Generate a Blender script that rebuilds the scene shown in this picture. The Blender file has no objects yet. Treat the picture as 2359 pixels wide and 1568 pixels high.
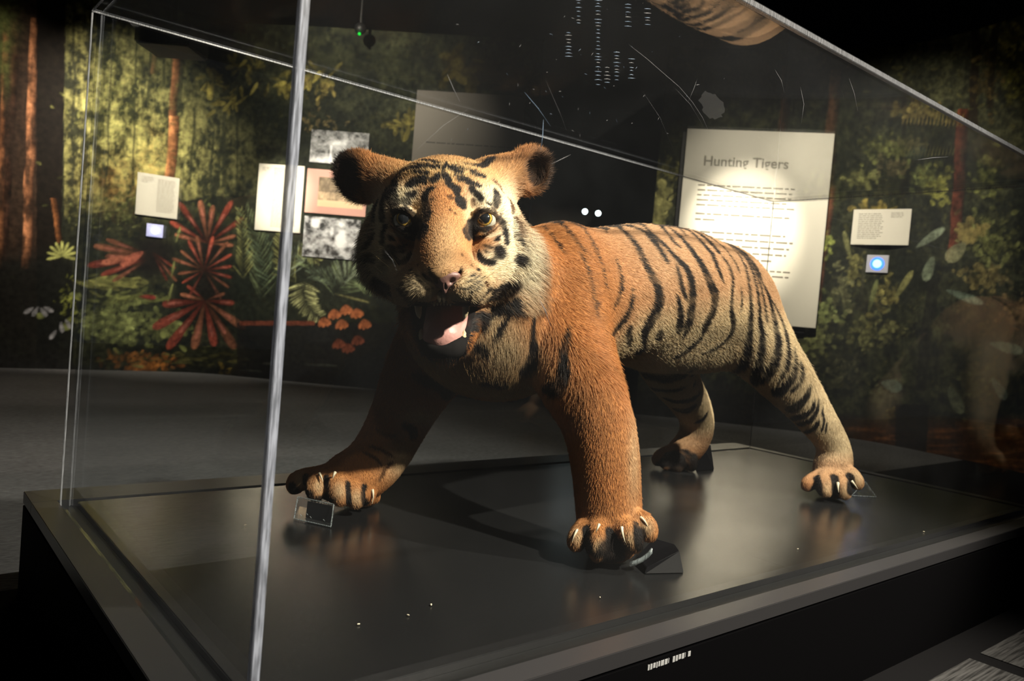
import bpy, bmesh, math, random
import numpy as np
from mathutils import Vector, Matrix
from mathutils.bvhtree import BVHTree

SC = bpy.context.scene
COL = SC.collection
# ---------------------------------------------------------------- camera
cam_data = bpy.data.cameras.new('camera')
cam_data.sensor_width = 36.0
cam_data.lens = 1801.53/2359*36.0
cam_data.clip_start = 0.02
cam_data.dof.use_dof = True
cam_data.dof.focus_distance = 1.62
cam_data.dof.aperture_fstop = 5.6
camera = bpy.data.objects.new('camera', cam_data)
COL.objects.link(camera)
camera.matrix_world = Matrix(((0.76949741, -0.04278876, -0.63721492, -0.36537508),
                              (-0.63297996, 0.08155956, -0.76985999, -0.86796413),
                              (0.08491232, 0.99574955, 0.03567544, 0.52598183),
                              (0, 0, 0, 1)))
SC.camera = camera
# ---------------------------------------------------------------- dark gallery: no daylight, a trace of bounce
world = bpy.data.worlds.new('world'); SC.world = world; world.use_nodes = True
world.node_tree.nodes['Background'].inputs[0].default_value = (0.75, 0.85, 1.0, 1)
world.node_tree.nodes['Background'].inputs[1].default_value = 0.0035
SC.view_settings.view_transform = 'Standard'
SC.view_settings.look = 'None'
SC.view_settings.exposure = 1.0
SC.view_settings.gamma = 1.0
SC.view_settings.use_curve_mapping = False
SC.cycles.max_bounces = 12
SC.cycles.transparent_max_bounces = 32
SC.cycles.caustics_reflective = False
SC.cycles.caustics_refractive = False

def spot(name, loc, target, watts, angle, blend, color=(1, .86, .68), size=.03):
    l = bpy.data.lights.new(name, 'SPOT'); l.energy = watts; l.spot_size = math.radians(angle)
    l.spot_blend = blend; l.color = color; l.shadow_soft_size = size
    o = bpy.data.objects.new(name, l); COL.objects.link(o); o.location = loc
    o.rotation_euler = (Vector(target)-Vector(loc)).to_track_quat('-Z', 'Y').to_euler()
    return o
# ceiling track spots: two on the animal, the rest on the mural and its panels
spot('key_spot', (1.40, -2.07, 2.5), (1.0, .5, .45), 560, 50, .5, (1, .90, .74), .055)
spot('side_spot', (2.25, -0.85, 3.0), (.95, .5, .4), 330, 60, .5, (1, .90, .74), .035)
spot('front_spot', (.75, -1.75, 2.0), (.6, .4, .55), 8, 40, .6, (1, .90, .74), .03)
spot('case_spot', (-1.0, -1.2, 2.6), (1.4, .6, .4), 5, 60, .7, (1, .88, .72), .04)
# ---------------------------------------------------------------- small helpers
def mat(name, color, rough=.5, metal=0, spec=.5, emit=None, estr=0, coat=0, node=None):
    m = bpy.data.materials.new(name); m.use_nodes = True
    b = m.node_tree.nodes['Principled BSDF']
    b.inputs['Base Color'].default_value = (*color, 1); b.inputs['Roughness'].default_value = rough
    b.inputs['Metallic'].default_value = metal; b.inputs['Specular IOR Level'].default_value = spec
    b.inputs['Coat Weight'].default_value = coat
    if emit: b.inputs['Emission Color'].default_value = (*emit, 1); b.inputs['Emission Strength'].default_value = estr
    if node: node(m.node_tree, b)
    return m
def vcol(nt, b, name='col', mul=None):
    a = nt.nodes.new('ShaderNodeAttribute'); a.attribute_name = name
    nt.links.new(a.outputs['Color'], b.inputs['Base Color']); return a
def bump(scale, dist, stretch=(1, 1, 1), strength=.3):
    def f(nt, b):
        tc = nt.nodes.new('ShaderNodeTexCoord'); mp = nt.nodes.new('ShaderNodeMapping'); mp.inputs['Scale'].default_value = stretch
        n = nt.nodes.new('ShaderNodeTexNoise'); n.inputs['Scale'].default_value = scale; n.inputs['Detail'].default_value = 6
        bp = nt.nodes.new('ShaderNodeBump'); bp.inputs['Strength'].default_value = strength; bp.inputs['Distance'].default_value = dist
        nt.links.new(tc.outputs['Object'], mp.inputs[0]); nt.links.new(mp.outputs[0], n.inputs[0])
        nt.links.new(n.outputs['Fac'], bp.inputs['Height']); nt.links.new(bp.outputs[0], b.inputs['Normal'])
    return f
def link(name, me, m=None, parent=None, smooth=False):
    o = bpy.data.objects.new(name, me); COL.objects.link(o)
    if m is not None: me.materials.append(m)
    if parent is not None: o.parent = parent; o.matrix_parent_inverse = parent.matrix_world.inverted()
    if smooth: me.polygons.foreach_set('use_smooth', [True]*len(me.polygons))
    return o
def tag(o, label, cat, group=None):
    o['label'] = label; o['category'] = cat
    if group: o['group'] = group
    return o
def thing(name, loc, label, cat, group=None):
    o = bpy.data.objects.new(name, None); COL.objects.link(o); o.location = loc; o.empty_display_size = .05
    o.matrix_world = Matrix.Translation(loc)
    return tag(o, label, cat, group)
def npmesh(name, V, Q):
    me = bpy.data.meshes.new(name)
    me.vertices.add(len(V)); me.vertices.foreach_set('co', np.asarray(V, np.float32).ravel())
    k = Q.shape[1]; me.loops.add(Q.size); me.loops.foreach_set('vertex_index', np.asarray(Q, np.int32).ravel())
    me.polygons.add(len(Q)); me.polygons.foreach_set('loop_start', np.arange(0, Q.size, k, dtype=np.int32))
    me.update(calc_edges=True); me.validate()
    return me
def setcol(me, C, name='col'):
    a = me.color_attributes.new(name, 'FLOAT_COLOR', 'POINT')
    c = np.ones((len(me.vertices), 4), np.float32); c[:, :3] = C; a.data.foreach_set('color', c.ravel())
def bmesh_obj(name, bm, m, parent=None, smooth=False, bevel=0):
    if bevel: bmesh.ops.bevel(bm, geom=bm.edges[:], offset=bevel, segments=2, affect='EDGES', clamp_overlap=True)
    bmesh.ops.recalc_face_normals(bm, faces=bm.faces[:])
    me = bpy.data.meshes.new(name); bm.to_mesh(me); bm.free()
    return link(name, me, m, parent, smooth)
def hexa(bm, P):
    """box from 8 corners: bottom ring 0-3, top ring 4-7"""
    v = [bm.verts.new(tuple(p)) for p in P]
    for f in ((0, 3, 2, 1), (4, 5, 6, 7), (0, 1, 5, 4), (1, 2, 6, 5), (2, 3, 7, 6), (3, 0, 4, 7)): bm.faces.new([v[i] for i in f])
def box(bm, lo, hi):
    x0, y0, z0 = lo; x1, y1, z1 = hi
    hexa(bm, [(x0, y0, z0), (x1, y0, z0), (x1, y1, z0), (x0, y1, z0), (x0, y0, z1), (x1, y0, z1), (x1, y1, z1), (x0, y1, z1)])
def tube(pts, rad, n=8):
    """tapered tube along points -> V, Q(4)"""
    P = np.asarray(pts, float); V = []; Q = []
    T = np.gradient(P, axis=0); T /= np.linalg.norm(T, axis=1)[:, None]+1e-12
    ref = np.array([0, 0, 1.]) if abs(T[0][2]) < .9 else np.array([1., 0, 0])
    for i, (p, t) in enumerate(zip(P, T)):
        a = np.cross(t, ref); a /= np.linalg.norm(a); b = np.cross(t, a)
        for k in range(n):
            an = 2*math.pi*k/n; V.append(p+rad[i]*(math.cos(an)*a+math.sin(an)*b))
    for i in range(len(P)-1):
        for k in range(n):
            k2 = (k+1) % n; Q.append((i*n+k, i*n+k2, (i+1)*n+k2, (i+1)*n+k))
    return np.array(V), np.array(Q)
_rs = np.random.RandomState(7)
def vnoise(x, y, seed=0):
    """2-D value noise, -1..1"""
    def h(i, j):
        n = (i.astype(np.int64)*374761393+j.astype(np.int64)*668265263+seed*974634777) & 0x7fffffff
        n = ((n ^ (n >> 13))*1274126177) & 0x7fffffff
        return ((n ^ (n >> 16)) & 0xffff)/32767.5-1
    i = np.floor(x); j = np.floor(y); u = x-i; v = y-j; u = u*u*(3-2*u); v = v*v*(3-2*v)
    return (h(i, j)*(1-u)+h(i+1, j)*u)*(1-v)+(h(i, j+1)*(1-u)+h(i+1, j+1)*u)*v
def fbm(x, y, seed=0, o=4):
    s = 0; a = 1; t = 0
    for k in range(o): s = s+a*vnoise(x*2**k, y*2**k, seed+k*17); t += a; a *= .55
    return s/t
# ---------------------------------------------------------------- the camera's frame, shared by the modelling helpers
CAM = np.array([-0.36537508, -0.86796447, 0.52598008]); FPX = 1801.53
A_, B_, R_ = np.radians(50.38536278), np.radians(-2.04448588), np.radians(4.87409322)
FW = np.array([math.cos(B_)*math.cos(A_), math.cos(B_)*math.sin(A_), math.sin(B_)])
_rt = np.array([math.sin(A_), -math.cos(A_), 0.0]); _up = np.cross(_rt, FW)
RT = math.cos(R_)*_rt + math.sin(R_)*_up; UP = -math.sin(R_)*_rt + math.cos(R_)*_up
def U(px, py, d):
    """point at distance d in front of the lens seen at photo pixel (px, py)"""
    return CAM + d*(FW + RT*(px-1179.5)/FPX - UP*(py-784)/FPX)
def PRJ(P):
    q = np.asarray(P)-CAM; z = q@FW
    return 1179.5+FPX*(q@RT)/z, 784-FPX*(q@UP)/z, z

# ---------------------------------------------------------------- signed distance sculpting
class Field:
    """rectilinear distance grid: shapes are blended in, the surface comes out as one closed mesh"""
    def __init__(s, xs, ys, zs):
        s.ax = [np.asarray(a, np.float32) for a in (xs, ys, zs)]
        s.f = np.full([len(a) for a in s.ax], 0.12, np.float32)
    def box(s, lo, hi):
        sl = []
        for a, l, h in zip(s.ax, lo, hi):
            i, j = np.searchsorted(a, l), np.searchsorted(a, h)
            sl.append(slice(max(i-1, 0), min(j+1, len(a))))
        X = [a[q] for a, q in zip(s.ax, sl)]
        return tuple(sl), X[0][:, None, None], X[1][None, :, None], X[2][None, None, :]
    def mix(s, sl, d, k, op):
        f = s.f[sl]
        if op == 'add':
            h = np.clip(k-np.abs(f-d), 0, None)/k
            s.f[sl] = np.minimum(f, d)-h*h*k*.25
        else:
            d = -d; h = np.clip(k-np.abs(f-d), 0, None)/k
            s.f[sl] = np.maximum(f, d)+h*h*k*.25
    def cap(s, a, b, r0, r1, k=.03, op='add'):
        a = np.asarray(a, np.float32); b = np.asarray(b, np.float32); R = max(r0, r1)+k+.02
        sl, X, Y, Z = s.box(np.minimum(a, b)-R, np.maximum(a, b)+R)
        v = b-a; L = max(float(v@v), 1e-9)
        t = np.clip(((X-a[0])*v[0]+(Y-a[1])*v[1]+(Z-a[2])*v[2])/L, 0, 1)
        d = np.sqrt((X-a[0]-t*v[0])**2+(Y-a[1]-t*v[1])**2+(Z-a[2]-t*v[2])**2)-(r0+(r1-r0)*t)
        s.mix(sl, d, k, op)
    def chain(s, pts, k=.03, op='add'):
        # pts: (px, py, depth, radius); smooth centreline, densified
        P = np.array([U(p[0], p[1], p[2]) for p in pts]); R = np.array([p[3] for p in pts])
        for i in range(len(P)-1):
            p0 = P[max(i-1, 0)]; p1 = P[i]; p2 = P[i+1]; p3 = P[min(i+2, len(P)-1)]
            prev = p1; pr = R[i]; n = 3
            for j in range(1, n+1):
                t = j/n
                q = .5*((2*p1)+(-p0+p2)*t+(2*p0-5*p1+4*p2-p3)*t*t+(-p0+3*p1-3*p2+p3)*t**3)
                r = R[i]+(R[i+1]-R[i])*(t*t*(3-2*t))
                s.cap(prev, q, pr, r, k, op); prev = q; pr = r
    def ell(s, c, r, M=None, k=.03, op='add'):
        c = np.asarray(c, np.float32); R = max(r)+k+.02
        M = np.stack([RT, UP, FW]) if M is None else M
        M = M.astype(np.float32)
        ext = np.sqrt(sum((M[i]*r[i])**2 for i in range(3)))+k+.02
        sl, X, Y, Z = s.box(c-ext, c+ext)
        X = X-c[0]; Y = Y-c[1]; Z = Z-c[2]
        q0 = q1 = 0
        for i in range(3):
            u = X*M[i][0]+Y*M[i][1]+Z*M[i][2]
            q0 = q0+(u/r[i])**2; q1 = q1+(u/r[i]**2)**2
        k0 = np.sqrt(q0); d = k0*(k0-1)/np.maximum(np.sqrt(q1), 1e-6)
        s.mix(sl, d, k, op)
    def E(s, px, py, d, r, k=.02, op='add', rot=(0, 0, 0)):
        # ellipsoid in the head's own frame; rot = roll (in the picture plane), yaw, pitch in degrees
        a, b, c = [math.radians(v) for v in rot]
        x, y, z = RT, UP, FW
        x, y = x*math.cos(a)+y*math.sin(a), -x*math.sin(a)+y*math.cos(a)
        x, z = x*math.cos(b)+z*math.sin(b), -x*math.sin(b)+z*math.cos(b)
        y, z = y*math.cos(c)+z*math.sin(c), -y*math.sin(c)+z*math.cos(c)
        s.ell(U(px, py, d), r, np.stack([x, y, z]), k, op)
    def mesh(s):
        """naive surface nets -> vertices (n,3), quads (m,4)"""
        f = s.f; neg = f < 0
        nx, ny, nz = f.shape
        cnt = np.zeros((nx-1, ny-1, nz-1), np.int8)
        for i in (0, 1):
            for j in (0, 1):
                for k in (0, 1):
                    cnt += neg[i:nx-1+i, j:ny-1+j, k:nz-1+k]
        act = (cnt > 0) & (cnt < 8); idx = np.argwhere(act)
        vid = np.full(act.shape, -1, np.int64); vid[act] = np.arange(len(idx))
        acc = np.zeros((len(idx), 3)); w = np.zeros(len(idx))
        I = idx
        corner = {}
        for c in [(i, j, k) for i in (0, 1) for j in (0, 1) for k in (0, 1)]:
            corner[c] = f[I[:, 0]+c[0], I[:, 1]+c[1], I[:, 2]+c[2]]
        for a in range(3):
            for c in corner:
                if c[a] == 0:
                    e = list(c); e[a] = 1; e = tuple(e)
                    u, v = corner[c], corner[e]
                    m = (u < 0) != (v < 0)
                    t = np.where(m, u/np.where(m, u-v, 1), 0)
                    p = np.zeros((len(I), 3)); p[:] = c; p[:, a] = t
                    acc[m] += p[m]; w[m] += 1
        loc = acc/w[:, None]
        V = np.stack([s.ax[a][I[:, a]]+loc[:, a]*(s.ax[a][I[:, a]+1]-s.ax[a][I[:, a]]) for a in range(3)], 1)
        Q = []
        for a in range(3):
            b, c = (a+1) % 3, (a+2) % 3
            sl0 = [slice(None)]*3; sl1 = [slice(None)]*3
            sl0[a] = slice(0, f.shape[a]-1); sl1[a] = slice(1, f.shape[a])
            s0 = neg[tuple(sl0)]; s1 = neg[tuple(sl1)]
            E = np.argwhere(s0 != s1)
            E = E[(E[:, b] > 0) & (E[:, c] > 0) & (E[:, b] < f.shape[b]-1) & (E[:, c] < f.shape[c]-1)]
            flip = s0[E[:, 0], E[:, 1], E[:, 2]]
            def g(db, dc):
                q = E.copy(); q[:, b] -= db; q[:, c] -= dc
                return vid[q[:, 0], q[:, 1], q[:, 2]]
            q = np.stack([g(1, 1), g(0, 1), g(0, 0), g(1, 0)], 1)
            q[~flip] = q[~flip][:, ::-1]
            Q.append(q)
        return V, np.concatenate(Q)
def relax(V, Q, n, w=.5, mask=None):
    """a few passes of plain smoothing along the quad edges"""
    e = np.concatenate([Q[:, [0, 1]], Q[:, [1, 2]], Q[:, [2, 3]], Q[:, [3, 0]]])
    deg = np.bincount(e.ravel(), minlength=len(V)).astype(float)
    for _ in range(n):
        S = np.zeros_like(V)
        for a in range(3):
            S[:, a] = np.bincount(e[:, 0], V[e[:, 1], a], len(V))+np.bincount(e[:, 1], V[e[:, 0], a], len(V))
        S /= np.maximum(deg, 1)[:, None]
        V = V+(S-V)*(w if mask is None else w*mask[:, None])
    return V
def vnormals(V, Q):
    n = np.cross(V[Q[:, 2]]-V[Q[:, 0]], V[Q[:, 3]]-V[Q[:, 1]])
    N = np.zeros_like(V)
    for a in range(3):
        for c in range(4):
            N[:, a] += np.bincount(Q[:, c], n[:, a], len(V))
    return N/np.maximum(np.linalg.norm(N, axis=1), 1e-9)[:, None]
def seg(a, b, h): return np.arange(a, b, h)
# ---------------------------------------------------------------- the tiger's body as one blended surface
def sp(x, xp, yp):
    """smooth (pchip-like) interpolation of a profile"""
    xp = np.asarray(xp, float); yp = np.asarray(yp, float)
    dx = np.diff(xp); s = np.diff(yp)/dx
    m = np.zeros_like(yp); m[0] = s[0]; m[-1] = s[-1]
    for i in range(1, len(m)-1):
        m[i] = 0 if s[i-1]*s[i] <= 0 else 2*s[i-1]*s[i]/(s[i-1]+s[i])
    i = np.clip(np.searchsorted(xp, x)-1, 0, len(dx)-1)
    t = np.clip((x-xp[i])/dx[i], 0, 1); h = dx[i]
    return ((1+2*t)*(1-t)**2)*yp[i]+t*(1-t)**2*h*m[i]+t*t*(3-2*t)*yp[i+1]+t*t*(t-1)*h*m[i+1]
def paw(F, toes, k=.012):
    for t in toes:
        F.chain(t, k)
def sculpt():
    xs = np.concatenate([seg(.24, .70, .0034), seg(.70, 1.06, .005), seg(1.06, 1.82, .0085), seg(1.82, 2.48, .0055)])
    ys = np.concatenate([seg(.06, .62, .0036), seg(.62, 1.06, .0048)])
    zs = np.concatenate([seg(-.03, .16, .0042), seg(.16, .44, .0068), seg(.44, .92, .0038)])
    F = Field(xs, ys, zs)
    # trunk: loft along x with spline profiles
    TX = [.74, .80, .90, 1.0, 1.12, 1.3, 1.5, 1.7, 1.84, 1.94, 2.0]
    top = [.62, .68, .725, .745, .768, .803, .816, .795, .752, .69, .60]
    bot = [.46, .41, .37, .37, .40, .435, .445, .45, .46, .47, .52]
    wid = [.05, .11, .15, .165, .175, .178, .172, .165, .15, .12, .04]
    cy = [.60, .60, .605, .61, .615, .62, .63, .65, .665, .67, .675]
    sl, X, Y, Z = F.box((.66, .30, .28), (2.08, .98, .92))
    x1 = X.ravel()
    t_, b_, w_, y_ = [sp(x1, TX, v)[:, None, None] for v in (top, bot, wid, cy)]
    a = (t_-b_)/2; zc = (t_+b_)/2
    zz = (Z-zc)/a
    # slab-sided barrel, narrower towards the spine
    wz = w_*(1-.16*np.clip(zz, 0, 1)**2)
    q = np.sqrt(((Y-y_)/wz)**2+zz**2)
    d = (q-1)*np.minimum(a, w_)*.9
    d = np.maximum(d, np.maximum(TX[0]-X, X-TX[-1]))
    F.mix(sl, d.astype(np.float32), .05, 'add')
    # neck and chest
    F.chain([(1045, 565, 1.68, .110), (1110, 632, 1.80, .122), (1190, 688, 1.98, .140), (1260, 690, 2.1, .145)], .05)
    F.chain([(1040, 660, 1.66, .085), (1080, 730, 1.78, .125), (1130, 770, 1.92, .135), (1180, 770, 2.05, .14)], .06)
    # shoulders
    F.ell(U(1295, 668, 1.97), (.105, .155, .12), None, .07)
    F.ell(U(1040, 700, 2.08), (.10, .15, .12), None, .07)
    # near fore leg
    F.chain([(1290, 700, 1.95, .115), (1306, 800, 1.86, .095), (1342, 890, 1.80, .075), (1380, 980, 1.765, .061),
             (1394, 1060, 1.75, .057), (1400, 1130, 1.74, .052), (1402, 1180, 1.735, .048), (1406, 1210, 1.725, .047)], .04)
    # far fore leg
    F.chain([(1050, 740, 2.06, .115), (1000, 820, 2.05, .088), (960, 886, 2.04, .070), (928, 950, 2.03, .058), (894, 1018, 2.015, .052),
             (862, 1066, 2.0, .048), (825, 1096, 1.975, .044), (788, 1108, 1.955, .043)], .045)
    # hips and hind legs
    F.ell(U(1672, 690, 2.50), (.115, .145, .155), None, .07)
    F.chain([(1680, 700, 2.50, .135), (1734, 778, 2.50, .103), (1792, 850, 2.535, .080), (1838, 908, 2.57, .062), (1880, 964, 2.60, .048),
             (1912, 1010, 2.62, .037), (1924, 1048, 2.63, .036), (1918, 1076, 2.62, .042), (1914, 1094, 2.61, .040)], .035)
    F.chain([(1530, 760, 2.62, .11), (1535, 820, 2.70, .092), (1552, 870, 2.80, .074), (1585, 920, 2.90, .060), (1605, 962, 2.95, .047),
             (1603, 1002, 2.955, .043), (1584, 1032, 2.94, .042), (1560, 1048, 2.90, .038)], .035)
    F.chain([(1480, 745, 2.3, .12), (1580, 750, 2.5, .12), (1640, 745, 2.55, .12)], .07)
    # ---- head
    F.E(1028, 500, 1.63, (.146, .121, .13), .03)
    F.E(1026, 470, 1.57, (.110, .086, .10), .03)           # forehead
    for s in (-1, 1):
        F.E(1026+s*108, 575, 1.60, (.070, .088, .085), .04)           # cheek
        F.E(1025+s*74, 460, 1.525, (.045, .022, .045), .025, rot=(s*-8, 0, 0))   # brow
        F.E(1025+s*90, 500, 1.528, (.052, .046, .058), .03); F.E(1025+s*84, 565, 1.545, (.052, .055, .062), .03)
        F.E(1022+s*100, 610, 1.56, (.055, .055, .08), .04)
        F.E(1020+s*78, 655, 1.52, (.042, .040, .075), .03)            # jaw muscle to lip corner
    F.chain([(1025, 470, 1.53, .050), (1023, 530, 1.465, .041), (1020, 580, 1.405, .037), (1016, 620, 1.36, .033)], .03)  # bridge
    F.E(1018, 640, 1.42, (.068, .042, .075), .03)          # muzzle mass
    for s in (-1, 1):
        F.E(1018+s*44, 662, 1.375, (.043, .033, .046), .014, rot=(s*-10, 0, 0))
        F.E(1018+s*62, 664, 1.43, (.042, .034, .055), .02)
    F.E(1016, 630, 1.335, (.026, .017, .020), .012)        # nose
    # lower jaw
    F.chain([(958, 712, 1.56, .024), (966, 750, 1.515, .018), (982, 780, 1.47, .017), (1004, 799, 1.447, .018), (1040, 800, 1.445, .018),
             (1062, 782, 1.47, .017), (1078, 748, 1.515, .018), (1090, 710, 1.56, .024)], .014)
    F.E(1021, 797, 1.475, (.036, .020, .035), .02)
    F.E(1024, 765, 1.60, (.058, .050, .06), .04)
    # mouth
    F.E(1022, 738, 1.50, (.043, .040, .10), .008, 'sub', rot=(0, 0, -18))
    F.E(1020, 714, 1.44, (.046, .020, .06), .008, 'sub')
    F.E(1021, 762, 1.475, (.032, .024, .05), .007, 'sub')
    F.E(1017, 686, 1.35, (.0065, .016, .02), .006, 'sub')   # philtrum gap
    for s in (-1, 1):
        F.E(1017+s*20, 652, 1.318, (.0085, .006, .014), .005, 'sub', rot=(s*35, 0, 0))   # nostrils
        F.chain([(1017+s*22, 650, 1.322, .004), (1017+s*36, 636, 1.335, .0045), (1017+s*44, 618, 1.355, .003)], .005, 'sub')
        F.E(1024.5+s*91.5, 507, 1.452, (.0235, .0205, .030), .012, 'sub', rot=(s*12, 0, 0))  # orbits
        F.E(1024.5+s*68, 528, 1.435, (.013, .008, .02), .012, 'sub', rot=(s*50, 0, 0))    # inner corner
        F.chain([(1024.5+s*63, 522, 1.468, .0040), (1024.5+s*73, 496, 1.459, .0040), (1024.5+s*90, 482, 1.457, .0042), (1024.5+s*108, 488, 1.466, .0040), (1024.5+s*119, 506, 1.484, .004)], .010)  # upper lid
        F.chain([(1024.5+s*63, 525, 1.468, .0035), (1024.5+s*80, 531, 1.459, .0038), (1024.5+s*98, 531, 1.461, .0038), (1024.5+s*114, 519, 1.478, .0035)], .010)
    # ears
    F.cap(U(1140, 420, 1.66), U(1205, 392, 1.68), .055, .040, .03)
    F.E(1222, 392, 1.685, (.042, .051, .028), .02, rot=(-15, 0, 0))
    F.E(1237, 394, 1.652, (.029, .040, .034), .009, 'sub', rot=(-12, 0, 0))
    F.cap(U(912, 430, 1.66), U(840, 396, 1.69), .055, .041, .03)
    F.E(824, 408, 1.695, (.046, .060, .028), .02, rot=(32, 0, 0))
    F.E(808, 416, 1.66, (.031, .050, .034), .009, 'sub', rot=(32, 0, 0))
    # ---- paws: toes as short bent chains
    T = [  # near fore paw
        [(1372, 1205, 1.715, .030), (1345, 1222, 1.69, .020), (1331, 1240, 1.675, .0165), (1326, 1254, 1.67, .012)],
        [(1388, 1205, 1.70, .032), (1379, 1232, 1.665, .022), (1377, 1258, 1.65, .018), (1378, 1278, 1.648, .013)],
        [(1420, 1205, 1.70, .032), (1443, 1222, 1.665, .023), (1455, 1243, 1.652, .018), (1462, 1257, 1.65, .013)],
        [(1435, 1200, 1.71, .030), (1470, 1200, 1.69, .021), (1489, 1214, 1.68, .018), (1496, 1232, 1.675, .013)]]
    paw(F, T)
    F.E(1408, 1240, 1.70, (.052, .042, .045), .02)
    F.E(1412, 1268, 1.69, (.045, .020, .04), .015)
    T = [[(770, 1098, 1.955, .032), (715, 1100, 1.94, .022), (686, 1108, 1.935, .020), (678, 1122, 1.93, .014)],
         [(772, 1105, 1.94, .032), (738, 1108, 1.91, .023), (728, 1125, 1.895, .020), (728, 1138, 1.89, .014)],
         [(785, 1105, 1.93, .032), (775, 1112, 1.90, .023), (780, 1135, 1.885, .020), (785, 1150, 1.88, .014)],
         [(805, 1115, 1.94, .034), (812, 1130, 1.91, .022), (818, 1148, 1.90, .018), (820, 1154, 1.90, .014)],
         [(840, 1110, 1.97, .026), (848, 1130, 1.94, .014), (850, 1148, 1.935, .010)]]
    paw(F, T)
    F.E(775, 1128, 1.95, (.055, .020, .04), .02)
    T = [[(1908, 1095, 2.60, .030), (1880, 1104, 2.585, .022), (1864, 1112, 2.58, .018), (1860, 1119, 2.578, .014)],
         [(1910, 1098, 2.585, .032), (1900, 1110, 2.55, .024), (1900, 1126, 2.54, .019), (1902, 1133, 2.538, .014)],
         [(1922, 1098, 2.585, .032), (1934, 1112, 2.55, .024), (1944, 1130, 2.54, .019), (1946, 1138, 2.538, .014)],
         [(1930, 1092, 2.60, .030), (1956, 1092, 2.575, .023), (1972, 1106, 2.565, .018), (1976, 1116, 2.563, .014)]]
    paw(F, T)
    F.E(1914, 1116, 2.60, (.055, .024, .045), .02)
    T = [[(1545, 1045, 2.90, .030), (1525, 1050, 2.88, .023), (1514, 1060, 2.875, .018)],
         [(1550, 1048, 2.89, .030), (1538, 1056, 2.86, .022), (1534, 1070, 2.85, .018)],
         [(1562, 1052, 2.90, .032), (1560, 1060, 2.86, .024), (1560, 1076, 2.85, .018)],
         [(1578, 1048, 2.91, .032), (1588, 1058, 2.88, .024), (1592, 1074, 2.87, .018)]]
    paw(F, T)
    F.E(1562, 1066, 2.90, (.055, .020, .045), .02)
    for c_, r_ in (((.915, .29, .022), (.045, .045, .0215)), ((.945, .33, .022), (.035, .035, .0215)), ((2.14, .425, .024), (.042, .050, .0235)), ((.635, .885, .022), (.045, .040, .0215))):
        F.ell(c_, r_, np.eye(3), .02)       # main pads under the paws
    F.f = np.maximum(F.f, (.0012-F.ax[2])[None, None, :])      # soles rest on the deck
    V, Q = F.mesh()
    return F, V, Q
# ---------------------------------------------------------------- gallery shell
FLOOR = -0.26; WTOP = 2.90
def WP(px, D):
    a = (px-1179.5)/FPX; b = (FW[2]+RT[2]*a)/UP[2]
    return (CAM+D*(FW+RT*a-UP*b))[:2]
PLAN = [(-420, 5.4), (-100, 6.0), (150, 6.45), (430, 7.0), (700, 7.0), (1199, 6.85), (1480, 6.75), (1750, 6.6), (2050, 6.2), (2380, 5.25), (2700, 4.4), (3000, 3.7)]
PLXY = np.array([WP(*p) for p in PLAN])
_d = np.r_[0, np.cumsum(np.linalg.norm(np.diff(PLXY, axis=0), axis=1))]
def wall_xy(s):
    """smooth plan curve of the mural wall by arc length"""
    return np.stack([sp(s, _d, PLXY[:, 0]), sp(s, _d, PLXY[:, 1])], -1)
SMAX = _d[-1]
def wall_s(px):
    """arc length where the wall plan meets the vertical plane through pixel column px at eye level"""
    s = np.linspace(0, SMAX, 4000); xy = wall_xy(s)
    P = np.c_[xy, np.full(len(s), CAM[2])]; x, y, z = PRJ(P)
    return float(np.interp(px, x, s))
def on_wall(px, py, off=0.0):
    """point of the mural wall seen at a pixel -> (s, z, 3-D point)"""
    s = np.linspace(0, SMAX, 6000); xy = wall_xy(s)
    d = FW+RT*(px-1179.5)/FPX-UP*(py-784)/FPX
    # signed side of each plan point from the ray's ground track
    c = (xy[:, 0]-CAM[0])*d[1]-(xy[:, 1]-CAM[1])*d[0]
    i = int(np.argmin(np.abs(c))); p = xy[i]
    t = np.hypot(*(p-CAM[:2]))/np.hypot(d[0], d[1])
    return s[i], CAM[2]+t*d[2], np.array([p[0], p[1], CAM[2]+t*d[2]])

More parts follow.
